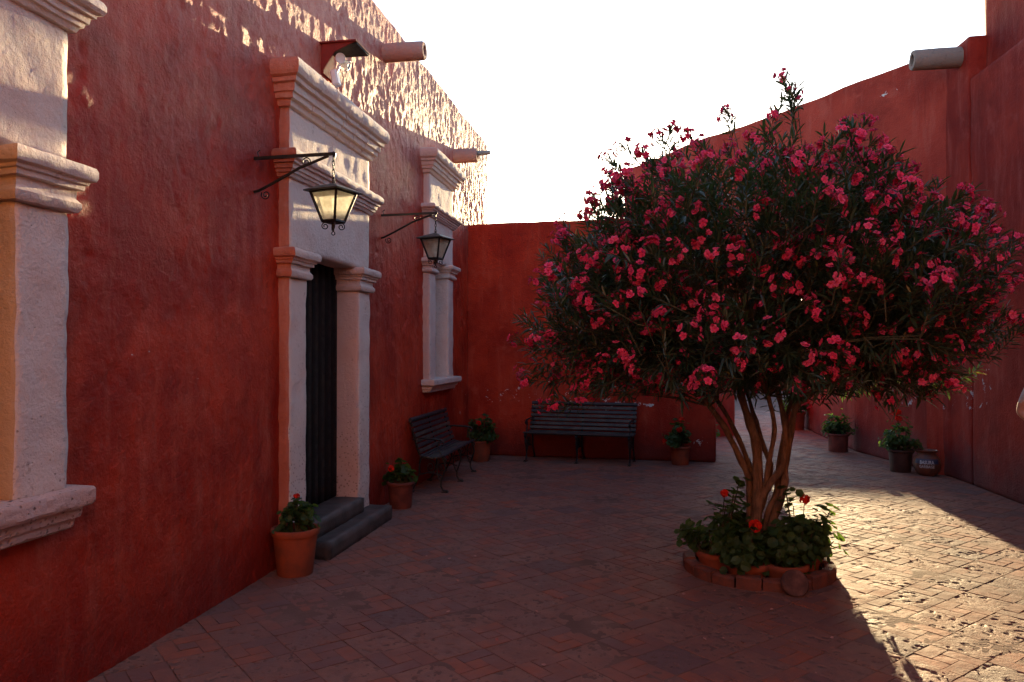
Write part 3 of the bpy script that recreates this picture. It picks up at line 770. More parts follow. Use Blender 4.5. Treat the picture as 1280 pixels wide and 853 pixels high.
MB().tube([(.09, -.01, .02), (.12, -.02, .07), (.14, -.03, .10)], .014, 8).build('arm', 'white_plastic', fl)

# =================================================================== benches
def make_bench(label, loc, rz, length, worn):
    """local: x along the bench, -y towards the front, origin at the back foot line centre"""
    t = thing('bench', label, 'bench', loc, rz, 'iron and slat benches')
    D = .50
    def frame(x):
        m = MB(); P = lambda y, z: Vector((x, y, z))
        # back support, seat rail in one sweeping bar
        bar = [P(.02, .80), P(.045, .83), P(.03, .78), P(-.01, .66), P(-.06, .52), P(-.10, .43), P(-.16, .395), P(-.28, .385), P(-.40, .40), P(-.46, .405), P(-.495, .38), P(-.48, .35)]
        def flat(pts, w, th):
            for a, b in zip(pts[:-1], pts[1:]):
                c = (a + b) / 2; dv = (b - a) / 2; nn = Vector((1, 0, 0)).cross(dv).normalized()
                m.obox(c, dv * 1.08, Vector((w / 2, 0, 0)), nn * th / 2)
        flat(bar, .035, .014)
        front = [P(-.44, .395), P(-.475, .34), P(-.485, .28), P(-.455, .20), P(-.42, .13), P(-.42, .07), P(-.45, .025), P(-.49, .012), P(-.52, .016)]
        m.tube(front, [.014, .014, .014, .013, .012, .012, .013, .016, .013], 7)
        m.tube([P(-.40, .39), P(-.36, .30), P(-.37, .20), P(-.41, .12)], .009, 6)
        rear = [P(-.13, .40), P(-.10, .32), P(-.10, .22), P(-.06, .12), P(-.01, .04), P(.03, .012), P(.05, .015)]
        m.tube(rear, [.014, .014, .013, .012, .012, .015, .012], 7)
        m.tube(spiral(P(-.27, .29), (0, 1, 0), (0, 0, 1), .075, .015, R(90), R(90 + 600), 26), .007, 6)
        m.tube([P(-.43, .19), P(-.33, .22), P(-.22, .22), P(-.10, .20)], .008, 6)
        m.tube(spiral(P(-.41, .275), (0, 1, 0), (0, 0, 1), .04, .01, R(0), R(480), 18), .006, 6)
        m.box(x - .022, x + .022, -.525, -.435, 0, .012); m.box(x - .022, x + .022, -.02, .06, 0, .012)
        return m
    for k, x in enumerate((-length / 2 + .04, 0, length / 2 - .04)):
        frame(x).build('leg_frame', 'iron', t)
    for x in (-length / 2 + .04, length / 2 - .04):          # arm rests
        MB().tube([(x, .0, .60), (x, -.12, .615), (x, -.30, .61), (x, -.42, .60), (x, -.46, .57), (x, -.44, .54), (x, -.41, .55)], .012, 7).tube([(x, -.40, .60), (x, -.37, .52), (x, -.42, .44), (x, -.43, .40)], .009, 6).build('armrest', 'iron', t)
    def slat(y, z, ang, w=.045):
        m = MB(); n = 8; xs = np.linspace(-length / 2, length / 2, 3)
        a = Vector((0, math.cos(ang), math.sin(ang))); b = Vector((0, -math.sin(ang), math.cos(ang)))
        m.obox((0, y, z), (length / 2, 0, 0), a * w / 2, b * .010)
        mat = 'bench_worn' if random.random() < worn else 'bench_paint'
        o = m.build('slat', mat, t, True, .003); o.rotation_euler.x = 0; return o
    for k in range(7): slat(-.135 - k * .055, .418 - .02 * math.sin(math.pi * k / 6) + (.004 if k == 6 else 0), R(4) if k < 5 else R(-8))
    for k, (y, z, an) in enumerate(((-.115, .47, 65), (-.092, .53, 68), (-.070, .59, 70), (-.048, .65, 71), (-.028, .71, 73), (-.010, .77, 76))): slat(y, z, R(an))
    o = MB().tube([(-length / 2, .025, .825), (0, .025, .825), (length / 2, .025, .825)], .026, 10).build('top_rail', 'bench_paint', t)
    return t
make_bench('dark slatted iron bench along the doorway wall between two potted plants', (-2.66, 9.20, 0), R(90), 1.56, .45).scale = (1, .80, 1)
b2p0, b2p1 = Vector((-1.80, 11.02, 0)), Vector((-.18, 10.80, 0))
make_bench('dark blue-grey slatted bench set against the low red wall', ((b2p0.x + b2p1.x) / 2 + .06, (b2p0.y + b2p1.y) / 2 + .47, 0), math.atan2(b2p1.y - b2p0.y, b2p1.x - b2p0.x), 1.60, .45)

# =================================================================== plants
def leaf_disc(c, n, r, spin, lobes=6):
    n = Vector(n).normalized(); a = n.orthogonal().normalized(); b = n.cross(a)
    V = [c + n * -r * .18]; k = lobes
    for q in range(k):
        th = spin + 2 * math.pi * q / k; rr = r * random.uniform(.82, 1.1)
        V.append(c + (a * math.cos(th) + b * math.sin(th)) * rr + n * r * random.uniform(-.05, .28))
    return V, [(0, 1 + q, 1 + (q + 1) % k) for q in range(k)]
def geranium(parent, z0, rad, hgt, nleaf, heads, lr=(.018, .034), seed=0, spread=1.0, tall=None, petal='red_petal'):
    random.seed(seed)
    V, F, T = [], [], []; st = MB()
    stems = []
    for k in range(max(6, nleaf // 16)):
        az = random.uniform(0, 2 * math.pi); el = random.uniform(.15, 1.0)
        tip = Vector((math.cos(az) * rad * spread * (1 - el * .55) * random.uniform(.5, 1.05), math.sin(az) * rad * spread * (1 - el * .55) * random.uniform(.5, 1.05), z0 + hgt * el * random.uniform(.75, 1.0)))
        root = Vector((tip.x * .25, tip.y * .25, z0 - .02)); midp = (root + tip) / 2 + Vector((tip.x * .2, tip.y * .2, .02))
        stems.append((root, midp, tip)); st.tube([root, midp, tip], [.006, .005, .0035], 5)
    if tall:
        for (x, y, z) in tall:
            tip = Vector((x, y, z)); root = Vector((x * .35, y * .35, z0)); midp = (root + tip) / 2 + Vector((0, 0, .03))
            for _ in range(2): stems.append((root, midp, tip))
            st.tube([root, midp, tip], [.008, .006, .004], 5)
    for k in range(nleaf):
        r_, m_, t_ = random.choice(stems); s = random.uniform(.25, 1.0) ** .7
        p = r_ * (1 - s) ** 2 + m_ * 2 * s * (1 - s) + t_ * s * s
        out = Vector((p.x, p.y, max(.05, (p.z - z0) * .8))).normalized()
        n = (out + Vector((random.gauss(0, .45), random.gauss(0, .45), random.gauss(.35, .35))))
        c = p + Vector((random.gauss(0, .03), random.gauss(0, .03), random.gauss(.01, .025))) * (rad / .2)
        if c.z < z0 - .02: c.z = z0 + random.uniform(0, .04)
        v, f = leaf_disc(c, n, random.uniform(*lr), random.uniform(0, 6)); o = len(V)
        V += v; F += [tuple(i + o for i in g) for g in f]; T += [random.random() * .999] * len(v)
    st.build('stem', 'twig', parent)
    me = npmesh('foliage', np.array([tuple(v) for v in V]), np.array(F), False, None, T)
    o = link('foliage', me, 'geranium_leaf', parent); tag(o, kind='stuff')
    for (x, y, z, r) in heads:
        PV, PF, PT = [], [], []; c = Vector((x, y, z))
        for k in range(26):
            n = Vector((random.gauss(0, 1), random.gauss(0, 1), random.gauss(.35, .8))).normalized()
            v, f = leaf_disc(c + n * r * .72, n + Vector((random.gauss(0, .3), random.gauss(0, .3), random.gauss(0, .3))), r * random.uniform(.38, .55), random.uniform(0, 6), 5); o = len(PV)
            PV += v; PF += [tuple(i + o for i in g) for g in f]; PT += [random.random()] * len(v)
        fo = link('flower_head', npmesh('flower_head', np.array([tuple(v) for v in PV]), np.array(PF), False, None, PT), petal, parent)
        root = Vector((x * .5, y * .5, z0 + hgt * .4)); MB().tube([root, (root + c) / 2 + Vector((0, 0, .02)), c], .003, 5).build('flower_stalk', 'twig', fo)
def pot_prof(rt, rb_, h, rim=.04, lip=.012):
    return [(rb_, 0), (rb_ + .004, .012), (rb_ + (rt - rb_) * .45, h * .45), (rt - .004, h - rim), (rt + lip * .6, h - rim + .004), (rt + lip, h - rim * .6), (rt + lip, h - .008),
            (rt + lip * .6, h), (rt - .012, h), (rt - .018, h - .02), (rt - .026, h - .045)]
def potted(label, loc, rt, rb_, h, mat, plant, rim=.04, seed=1, soil=True):
    t = thing('potted_plant', label, 'potted plant', loc)
    mb = MB().lathe(pot_prof(rt, rb_, h, rim), 40)
    V = np.array(mb.V); V[:, 0] += .0015 * fbm(V, 14, 2, seed); mb.V = [tuple(v) for v in V]
    p = mb.build('pot', mat, t)
    MB().lathe([(rt - .03, h - .05), (rt - .035, h - .04), (.02, h - .03)], 24).build('soil', 'soil', t)
    geranium(t, h - .03, **plant, seed=seed)
    return t
potted('terracotta pot of geranium with one red bloom standing at the doorstep', (-2.545, 5.24, 0), .165, .125, .335, 'terracotta',
       dict(rad=.16, hgt=.21, nleaf=230, heads=[(.02, -.02, .57, .024)], spread=1.1, lr=(.02, .036), tall=[(.02, -.02, .53), (.10, .05, .47)]), .05, 3)
potted('dark red pot of geranium between the doorstep and the iron bench', (-2.52, 7.60, 0), .135, .11, .27, 'dark_terracotta',
       dict(rad=.17, hgt=.25, nleaf=240, heads=[(-.06, -.13, .42, .035)], spread=1.2, lr=(.024, .042)), .04, 4)
potted('rounded geranium in a pot tucked into the wall corner beyond the iron bench', (-2.40, 10.95, 0), .15, .12, .30, 'terracotta',
       dict(rad=.25, hgt=.44, nleaf=420, heads=[(.02, -.25, .57, .040)], spread=1.15, lr=(.022, .036)), .04, 5)
potted('clay pot of geranium with three red blooms by the open end of the low wall', (.47, 11.10, 0), .135, .115, .265, 'terracotta',
       dict(rad=.23, hgt=.36, nleaf=300, heads=[(.02, -.05, .64, .045), (-.02, -.18, .51, .045), (-.22, -.12, .33, .045)], spread=1.2, lr=(.024, .042)), .04, 6)
potted('dense dark green plant in a wide pot midway along the passage wall', (3.03, 12.95, 0), .155, .14, .29, 'dark_terracotta',
       dict(rad=.24, hgt=.40, nleaf=420, heads=[], spread=1.1, lr=(.022, .036)), .04, 7)
potted('brown pot of geranium with a tall red bloom beside the lettered clay jar', (3.36, 10.98, 0), .15, .125, .30, 'brown_pot',
       dict(rad=.26, hgt=.42, nleaf=420, heads=[(-.07, -.1, .80, .05), (-.05, -.08, .72, .045)], spread=1.15, lr=(.022, .036)), .04, 8)
potted('leafy plant in a red pot at the far end of the passage wall', (2.98, 16.3, 0), .20, .17, .36, 'terracotta',
       dict(rad=.30, hgt=.55, nleaf=340, heads=[], spread=1.1, lr=(.03, .045)), .05, 9)
potted('small leafy pot plant peeping out behind the end of the low wall', (.93, 12.25, 0), .13, .11, .25, 'terracotta',
       dict(rad=.22, hgt=.38, nleaf=220, heads=[], spread=1.2, lr=(.022, .034)), .04, 10)

# lettered clay jar
jar = thing('clay_jar', 'small round clay jar lettered BASURA against the passage wall', 'jar', (3.60, 10.72, 0))
jp = [(.09, 0), (.125, .03), (.155, .09), (.165, .15), (.155, .21), (.125, .255), (.105, .275), (.105, .30), (.128, .318), (.130, .328), (.118, .330), (.098, .30), (.09, .26)]
MB().lathe(jp, 40).build('body', 'jar_clay', jar)
def jar_r(z):
    for (ra, za), (rb2, zb) in zip(jp[:-1], jp[1:]):
        if za <= z <= zb: return ra + (rb2 - ra) * (z - za) / max(zb - za, 1e-6)
    return .15
aim = math.atan2(-jar.location.y, -jar.location.x)
def band(z0, z1, half, name, mat, eps):
    V, F = [], []; n = 20; m = 4
    for a in range(m + 1):
        z = z0 + (z1 - z0) * a / m
        for k in range(n + 1):
            th = aim + half * (2 * k / n - 1); r_ = jar_r(z) + eps; V.append((r_ * math.cos(th), r_ * math.sin(th), z))
    for a in range(m):
        for k in range(n): F.append((a * (n + 1) + k, a * (n + 1) + k + 1, (a + 1) * (n + 1) + k + 1, (a + 1) * (n + 1) + k))
    return link(name, npmesh(name, np.array(V), np.array(F)), mat, jar)
band(.165, .225, .95, 'painted_band', 'jar_band', .002)
def jar_text(s, size, zc, width):
    cu = bpy.data.curves.new('lettering', 'FONT'); cu.body = s; cu.size = size; cu.align_x = 'CENTER'; cu.align_y = 'CENTER'; cu.resolution_u = 2; cu.offset = .0012
    o = bpy.data.objects.new('lettering', cu); C.objects.link(o); bpy.context.view_layer.update()
    me = bpy.data.meshes.new_from_object(o); bpy.data.objects.remove(o)
    w = max(v.co.x for v in me.vertices) - min(v.co.x for v in me.vertices)
    for v in me.vertices:
        z = zc + v.co.y; r_ = jar_r(z) + .0045; th = aim + (v.co.x * width / w) / .16
        v.co = (r_ * math.cos(th), r_ * math.sin(th), z)
    me.materials.clear(); return link('lettering', me, 'jar_letter', jar)
jar_text('BASURA', .062, .182, .165); jar_text('GARBAGE', .050, .128, .175)

# =================================================================== planter ring round the tree
TREE = Vector((.83, 6.12, 0))
RC, RR = Vector((.815, 5.93, 0)), .54
ring = thing('planter_edging', 'ring of curved red bricks edging the bed round the oleander trunk', 'planter edging', RC)
nbk = 19
for k in range(nbk):
    a0 = 2 * math.pi * k / nbk + .012; a1 = 2 * math.pi * (k + 1) / nbk - .012; hgt = .082 + random.uniform(-.012, .014)
    V, F = [], []; m = 5
    for q in range(m + 1):
        th = a0 + (a1 - a0) * q / m
        for (r_, z) in ((RR, -.01), (RR + .005, hgt - .012), (RR - .012, hgt), (RR - .075, hgt), (RR - .085, hgt - .012), (RR - .085, -.01)): V.append((r_ * math.cos(th), r_ * math.sin(th), z))
    for q in range(m):
        for s in range(6): F.append((q * 6 + s, q * 6 + (s + 1) % 6, (q + 1) * 6 + (s + 1) % 6, (q + 1) * 6 + s))
    F += [(5, 4, 3, 2, 1, 0), tuple(m * 6 + s for s in range(6))]
    V = np.array(V); V += .006 * vfield(V + k * 3.3, 9, 3, 200 + k)
    MB().add(V, F).build('brick', 'ring_brick', ring)
MB().lathe([(RR - .08, -.004), (RR - .08, .035), (.3, .05), (.02, .055)], 32).build('soil', 'soil', ring)
ld = MB().lathe([(.001, -.02), (.082, -.02), (.090, -.012), (.090, .012), (.082, .02), (.001, .02)], 28).build('stone_disc', 'lid_stone')
ld.location = (RC.x + .16, RC.y - RR - .04, .08); ld.rotation_euler = (R(66), 0, R(12))
tag(ld, 'round clay lid leaning against the brick edging round the tree', 'lid')
def bowl(label, loc, r, h, seed, **pl):
    t = thing('geranium_pot', label, 'potted plant', loc, 0, 'geranium pots inside the brick ring')
    MB().lathe(pot_prof(r, r * .78, h, .045, .014), 36).build('pot', 'terracotta', t)
    geranium(t, h - .03, seed=seed, **pl)
ZB = -.015
bowl('terracotta bowl of straggly geranium reaching out of the brick ring with one orange leaf', (RC.x - .30, RC.y - .10, ZB), .145, .17, 21, rad=.24, hgt=.26, nleaf=330, heads=[(.05, -.04, .60, .033)], spread=1.25, lr=(.024, .042),
     tall=[(.16, .05, .66), (.12, .02, .58), (.06, 0, .5), (-.24, -.05, .36), (-.27, -.1, .31)])
bowl('terracotta bowl of geranium in front of the trunk with a large red bloom', (RC.x - .11, RC.y - .29, ZB), .15, .155, 22, rad=.22, hgt=.28, nleaf=380, heads=[(.04, -.12, .43, .048)], spread=1.2, lr=(.024, .042))
bowl('terracotta bowl of bushy geranium inside the ring nearest the leaning clay lid', (RC.x + .15, RC.y - .28, ZB), .15, .155, 23, rad=.23, hgt=.30, nleaf=420, heads=[], spread=1.2, lr=(.024, .042))
bowl('terracotta bowl of geranium catching the sun at the lit side of the brick ring', (RC.x + .30, RC.y - .03, ZB), .145, .16, 24, rad=.26, hgt=.38, nleaf=520, heads=[(.02, -.05, .56, .040)], spread=1.15, lr=(.024, .042), tall=[(-.1, .02, .62), (.2, -.02, .47)])
bowl('terracotta bowl of geranium hidden behind the oleander trunk', (RC.x + .0, RC.y + .34, ZB), .14, .16, 25, rad=.22, hgt=.26, nleaf=240, heads=[], spread=1.1, lr=(.024, .042))

# =================================================================== oleander tree
random.seed(11)
tree = thing('oleander_tree', 'multi-stemmed oleander covered in pink blossom growing from the brick ring', 'tree', TREE)
def tp(px, py, dyy=0.0): return at_y(px, py, TREE.y + dyy) - TREE
stems = [
    ([(944, 700, -.02), (944, 666, -.02), (947, 625, -.03), (947, 589, -.02), (945, 555, .0), (936, 525, .03), (925, 490, .06)], [.052, .050, .047, .045, .042, .036, .03]),
    ([(936, 700, .02), (937, 661, .02), (937, 604, .03), (924, 571, .02), (901, 527, -.05), (870, 490, -.15), (830, 455, -.3)], [.034, .034, .032, .029, .026, .022, .018]),
    ([(941, 615, .05), (936, 580, .08), (917, 535, .15), (893, 495, .3), (870, 460, .5)], [.026, .024, .021, .018, .015]),
    ([(948, 650, -.02), (950, 628, -.05), (963, 604, -.08), (979, 581, -.07), (981, 537, -.03), (976, 505, .0), (965, 470, .1)], [.028, .030, .030, .029, .026, .023, .02]),
    ([(960, 700, .0), (963, 661, .0), (979, 615, -.02), (981, 584, -.0), (988, 545, .02), (995, 509, .03), (1020, 488, .0), (1070, 465, -.15)], [.036, .034, .031, .030, .029, .027, .023, .019]),
    ([(955, 690, .05), (959, 646, .05), (971, 615, .06), (974, 584, .09), (980, 545, .14), (990, 500, .3), (1020, 455, .6)], [.03, .029, .028, .026, .023, .02, .016]),
    ([(950, 640, .06), (963, 589, .1), (955, 560, .12), (945, 527, .2), (930, 480, .4)], [.026, .024, .022, .02, .016]),
    ([(955, 620, -.03), (961, 579, -.05), (968, 537, -.1), (960, 495, -.25), (945, 460, -.45)], [.024, .022, .02, .018, .015]),
]
def smooth_path(pts, rr, k=4):
    n = len(pts); P_, R_ = [], []
    for i_ in range(n - 1):
        p0, p1, p2, p3 = pts[max(i_ - 1, 0)], pts[i_], pts[i_ + 1], pts[min(i_ + 2, n - 1)]
        for s in range(k):
            u = s / k
            P_.append(.5 * ((2 * p1) + (p2 - p0) * u + (2 * p0 - 5 * p1 + 4 * p2 - p3) * u * u + (3 * p1 - p0 - 3 * p2 + p3) * u ** 3)); R_.append(rr[i_] + (rr[i_ + 1] - rr[i_]) * u)
    P_.append(pts[-1]); R_.append(rr[-1]); return P_, R_
tips = []
for k, (pl, rr) in enumerate(stems):
    pts, rad = smooth_path([tp(*q) for q in pl], rr)
    rad = [r_ * .88 * (1 + .10 * math.sin(i_ * 1.7 + k)) for i_, r_ in enumerate(rad)]
    mb = MB().tube(pts, rad, 12)
    V = np.array(mb.V); V += .006 * vfield(V, 11, 3, 300 + k); mb.V = [tuple(v) for v in V]
    mb.build('trunk', 'bark', tree); tips.append((pts[-1], rad[-1])); tips.append((pts[len(pts) * 3 // 4], rad[len(pts) * 3 // 4]))
# crown: twigs spread through an uneven umbrella-shaped volume
CC = Vector((.95, 6.15, 2.22)) - TREE; CR = Vector((1.95, 1.55, 1.26))
def crown_scale(dv):
    return 1.0 + .20 * float(fbm(np.array([[dv.x, dv.y, dv.z]]), 1.9, 3, 401)[0]) * 2
twigs = []
tries = 0
CROWN_PX = [(650, 395), (662, 330), (700, 298), (745, 262), (762, 218), (800, 196), (860, 198), (920, 172), (985, 148), (1060, 150), (1110, 190), (1165, 235), (1240, 265), (1258, 310), (1258, 400), (1222, 450), (1180, 482), (1060, 494), (1010, 512), (960, 522), (900, 520), (860, 505), (800, 492), (740, 490), (690, 505), (652, 480)]
def in_poly(x, y, poly):
    r_ = False
    for (xa, ya), (xb_, yb) in zip(poly, poly[1:] + poly[:1]):
        if (ya > y) != (yb > y) and x < (xb_ - xa) * (y - ya) / (yb - ya) + xa: r_ = not r_
    return r_
while len(twigs) < 1850 and tries < 40000:
    tries += 1
    dv = Vector((random.gauss(0, 1), random.gauss(0, 1), random.gauss(0, 1))).normalized()
    rr = random.uniform(.30, 1.0) ** .5
    s = crown_scale(dv)
    if dv.z < 0:
        hl = math.hypot(dv.x, dv.y); k_ = (1 - abs(dv.z) ** 3) ** (1 / 3) / max(hl, 1e-3)
        p = CC + Vector((dv.x * k_ * CR.x, dv.y * k_ * CR.y, dv.z * CR.z)) * rr * s
    else: p = CC + Vector((dv.x * CR.x, dv.y * CR.y, dv.z * CR.z)) * rr * s
    floor_z = 1.24 + .10 * math.sin(p.x * 2.1 + 1)
    if p.z < floor_z: continue
    pr_ = proj(p + TREE)
    if not in_poly(pr_[0] + random.gauss(0, 9), pr_[1] + random.gauss(0, 9), CROWN_PX): continue
    hz = (p.z - 2.62) / .75
    if hz > 0 and random.random() < min(.74, hz * .85): continue      # the top is thin and twiggy
    if p.x < CC.x - 1.1 and p.z > 2.5 and random.random() < .35: continue
    twigs.append((p, dv))
# a few long shoots above the crown
for (px, py, n_) in ((990, 92, 3), (985, 118, 3), (765, 205, 3), (790, 190, 3), (825, 178, 3), (752, 235, 3), (770, 250, 4), (862, 172, 2), (918, 158, 2), (1065, 150, 3), (1108, 185, 3), (740, 262, 3), (815, 205, 3), (700, 300, 3), (1165, 232, 2), (1235, 265, 3), (1262, 300, 3), (660, 395, 3), (657, 470, 3), (690, 505, 3), (1270, 400, 3), (1200, 480, 3)):
    for q in range(n_):
        p = tp(px + random.gauss(0, 7), py + random.gauss(0, 7), random.uniform(-.25, .25)); dv = (p - CC).normalized(); twigs.append((p, dv))
LV, LT, LM = [], [], []
bran = MB(); clusters = []
W3 = 2 * math.pi / 3
for (p, dv) in twigs:
    up = .75 if p.z > 1.7 else .15
    dirv = (Vector((dv.x, dv.y, dv.z * .5)) * .75 + Vector((0, 0, up)) + Vector((random.gauss(0, .3), random.gauss(0, .3), random.gauss(0, .25)))).normalized()
    ln = random.uniform(.22, .42); b = p - dirv * ln
    # branch back to the nearest stem tip, arching
    tb, trad = min(tips, key=lambda q: (q[0] - b).length + random.uniform(0, .5))
    L_ = (b - tb).length; c1 = tb + (b - tb) * .5 + Vector((0, 0, .12 * L_)) + Vector((random.gauss(0, .05), random.gauss(0, .05), random.gauss(0, .04)))
    pts = [tb, tb * .5625 * 1 + c1 * .375 + b * .0625, tb * .25 + c1 * .5 + b * .25, tb * .0625 + c1 * .375 + b * .5625, b, b + dirv * ln * .6, p]
    r0 = min(trad * .35, .006 + .004 * L_)
    bran.tube(pts, [r0, r0 * .9, r0 * .8, r0 * .7, .0045, .0035, .002], 4)
    a = dirv.orthogonal().normalized(); bb = dirv.cross(a)
    nw = int(ln / .030); tint = random.random() * .6
    for w in range(nw):
        s = (w + .5) / nw; base = b + dirv * ln * s; ph = w * .9 + random.uniform(0, .4)
        if s < .25 and random.random() < .5: continue
        for q in range(3):
            if random.random() < .12: continue
            th = ph + q * W3; rad_ = a * math.cos(th) + bb * math.sin(th)
            spread = 1.15 - .65 * s
            ld_ = (dirv * (.55 + .5 * s) + rad_ * spread + Vector((0, 0, -.12 + random.gauss(0, .12)))).normalized()
            ll = random.uniform(.075, .13) * (1 - .25 * max(0, s - .8)); wd = ll * random.uniform(.065, .092)
            sd_ = ld_.cross(Vector((random.gauss(0, .3), random.gauss(0, .3), 1))).normalized(); nn = sd_.cross(ld_).normalized()
            droop = Vector((0, 0, -.10 * ll))
            m1 = base + ld_ * ll * .35; m2 = base + ld_ * ll * .72 + droop * .4; tipp = base + ld_ * ll + droop
            LV += [base, m1 - sd_ * wd * .95 + nn * wd * .5, m1, m1 + sd_ * wd * .95 + nn * wd * .5, m2 - sd_ * wd * .8 + nn * wd * .4, m2, m2 + sd_ * wd * .8 + nn * wd * .4, tipp]
            LT += [min(.99, tint + random.random() * .4)] * 8; LM.append(1 if random.random() < .006 else 0)
    q_ = p - CC; depth = math.sqrt((q_.x / CR.x) ** 2 + (q_.y / CR.y) ** 2 + (q_.z / CR.z) ** 2)
    clump = .75 + 1.1 * float(fbm(np.array([[p.x, p.y, p.z]]), 1.7, 2, 444)[0])
    if depth > .62 and (q_.y < .25 or q_.z > .75) and random.random() < clump: clusters.append((p, dirv))
nl = len(LM); o8 = np.arange(nl)[:, None] * 8
tri = np.array([(0, 2, 1), (0, 3, 2), (1, 2, 5), (1, 5, 4), (2, 3, 6), (2, 6, 5), (4, 5, 7), (5, 6, 7)])
F = (o8[:, None, :] + tri[None]).reshape(-1, 3)
lv = np.array([v[:] for v in LV])
o = link('crown', npmesh('crown', lv, F, True, np.repeat(LM, 8), LT), ['oleander_leaf', 'yellow_leaf'], tree); tag(o, kind='stuff')
bran.build('branches', 'twig', tree)['kind'] = 'stuff'
# blossom clusters
def blossom(V, F, T, M, c, n, r, dark):
    n = n.normalized(); a = n.orthogonal().normalized(); b = n.cross(a); tv = random.random()
    for ringi, (rr, tilt, np_) in enumerate(((1.0, .25, 5), (.68, .75, 5), (.38, 1.2, 3))):
        ph = random.uniform(0, 6)
        for q in range(np_):
            th = ph + q * 2 * math.pi / np_ + random.gauss(0, .12); e = a * math.cos(th) + b * math.sin(th); sdv = n.cross(e)
            ax = (e * math.cos(tilt) + n * math.sin(tilt)); nn = ax.cross(sdv)
            L = r * rr * random.uniform(.85, 1.12); w = L * .46
            o = len(V)
            V += [c, c + ax * L * .55 - sdv * w + nn * -.06 * L, c + ax * L * .62 + nn * .10 * L, c + ax * L * .55 + sdv * w + nn * -.06 * L, c + ax * L - sdv * w * .55, c + ax * L * 1.0 + sdv * w * .55]
            F += [(o, o + 2, o + 1), (o, o + 3, o + 2), (o + 1, o + 2, o + 4), (o + 2, o + 5, o + 4), (o + 2, o + 3, o + 5)]
            T += [min(.99, tv * .6 + random.random() * .35)] * 6; M += [1 if dark else 0] * 5
def stalk(V, F, T, M, c):
    r0 = Vector((0, 0, -.03)); a = (c - r0).orthogonal().normalized() * .0018; b = (c - r0).cross(a).normalized() * .0018; o = len(V)
    V += [r0 + a, r0 - a * .5 + b, r0 - a * .5 - b, c + a, c - a * .5 + b, c - a * .5 - b]; T += [.5] * 6
    for q in range(3):
        n_ = (q + 1) % 3; F += [(o + q, o + n_, o + 3 + n_), (o + q, o + 3 + n_, o + 3 + q)]; M += [2, 2]
def cluster_mesh(seed):
    random.seed(seed); V, F, T, M = [], [], [], []
    for k in range(random.randint(3, 7)):
        n = Vector((random.gauss(0, .8), random.gauss(0, .8), random.gauss(.7, .5))).normalized()
        c = Vector((n.x * .085, n.y * .085, n.z * .06 + .01)) * random.uniform(.5, 1.3)
        blossom(V, F, T, M, c, n, random.uniform(.025, .034), random.random() < .16); stalk(V, F, T, M, c)
    for k in range(random.randint(3, 7)):          # buds and spent flowers
        n = Vector((random.gauss(0, .7), random.gauss(0, .7), random.gauss(.8, .4))).normalized()
        c = n * random.uniform(.06, .10); blossom(V, F, T, M, c, n, random.uniform(.007, .014), True); stalk(V, F, T, M, c)
    me = npmesh('flower_cluster', np.array([v[:] for v in V]), np.array(F), False, M, T)
    me.materials.append(MATS['pink_petal']); me.materials.append(MATS['dark_petal']); me.materials.append(MATS['twig']); return me
cvars = [cluster_mesh(500 + k) for k in range(14)]
random.seed(77)
def keyc(c): return (c[0] + TREE).y - .4 * (c[0] - CC).length
random.shuffle(clusters)
for p, dirv in clusters[:298]:
    o = bpy.data.objects.new('flower_cluster', random.choice(cvars)); C.objects.link(o); o.parent = tree
    o.location = p; dd = (dirv + Vector((random.gauss(0, .3), random.gauss(0, .3) - .25, random.gauss(0, .3)))).normalized()
    o.rotation_euler = dd.to_track_quat('Z', 'Y').to_euler(); s = random.uniform(.72, 1.0); o.scale = (s, s, s)
XV, XF, XT, XM, xo = [], [], [], [], 0
for p, dirv in clusters[298:560]:                     # the blossoms past the first three hundred
    me = random.choice(cvars); n_ = len(me.vertices); co = np.empty(n_ * 3, np.float32); me.vertices.foreach_get('co', co); co = co.reshape(-1, 3)
    q_ = dirv.to_track_quat('Z', 'Y').to_matrix(); s = random.uniform(.72, 1.0)
    XV.append(co @ np.array(q_).T * s + np.array(p[:])); fi = np.empty(len(me.loops), np.int32); me.loops.foreach_get('vertex_index', fi); XF.append(fi.reshape(-1, 3) + xo)
    mi_ = np.empty(len(me.polygons), np.int32); me.polygons.foreach_get('material_index', mi_); XM.append(mi_); XT.append(np.full(n_, random.random())); xo += n_
if XV:
    o = link('blossom', npmesh('blossom', np.concatenate(XV), np.concatenate(XF), False, np.concatenate(XM), np.concatenate(XT)), ['pink_petal', 'dark_petal', 'twig'], tree); tag(o, kind='stuff')
print('twigs', len(twigs), 'leaves', nl, 'clusters', len(clusters))

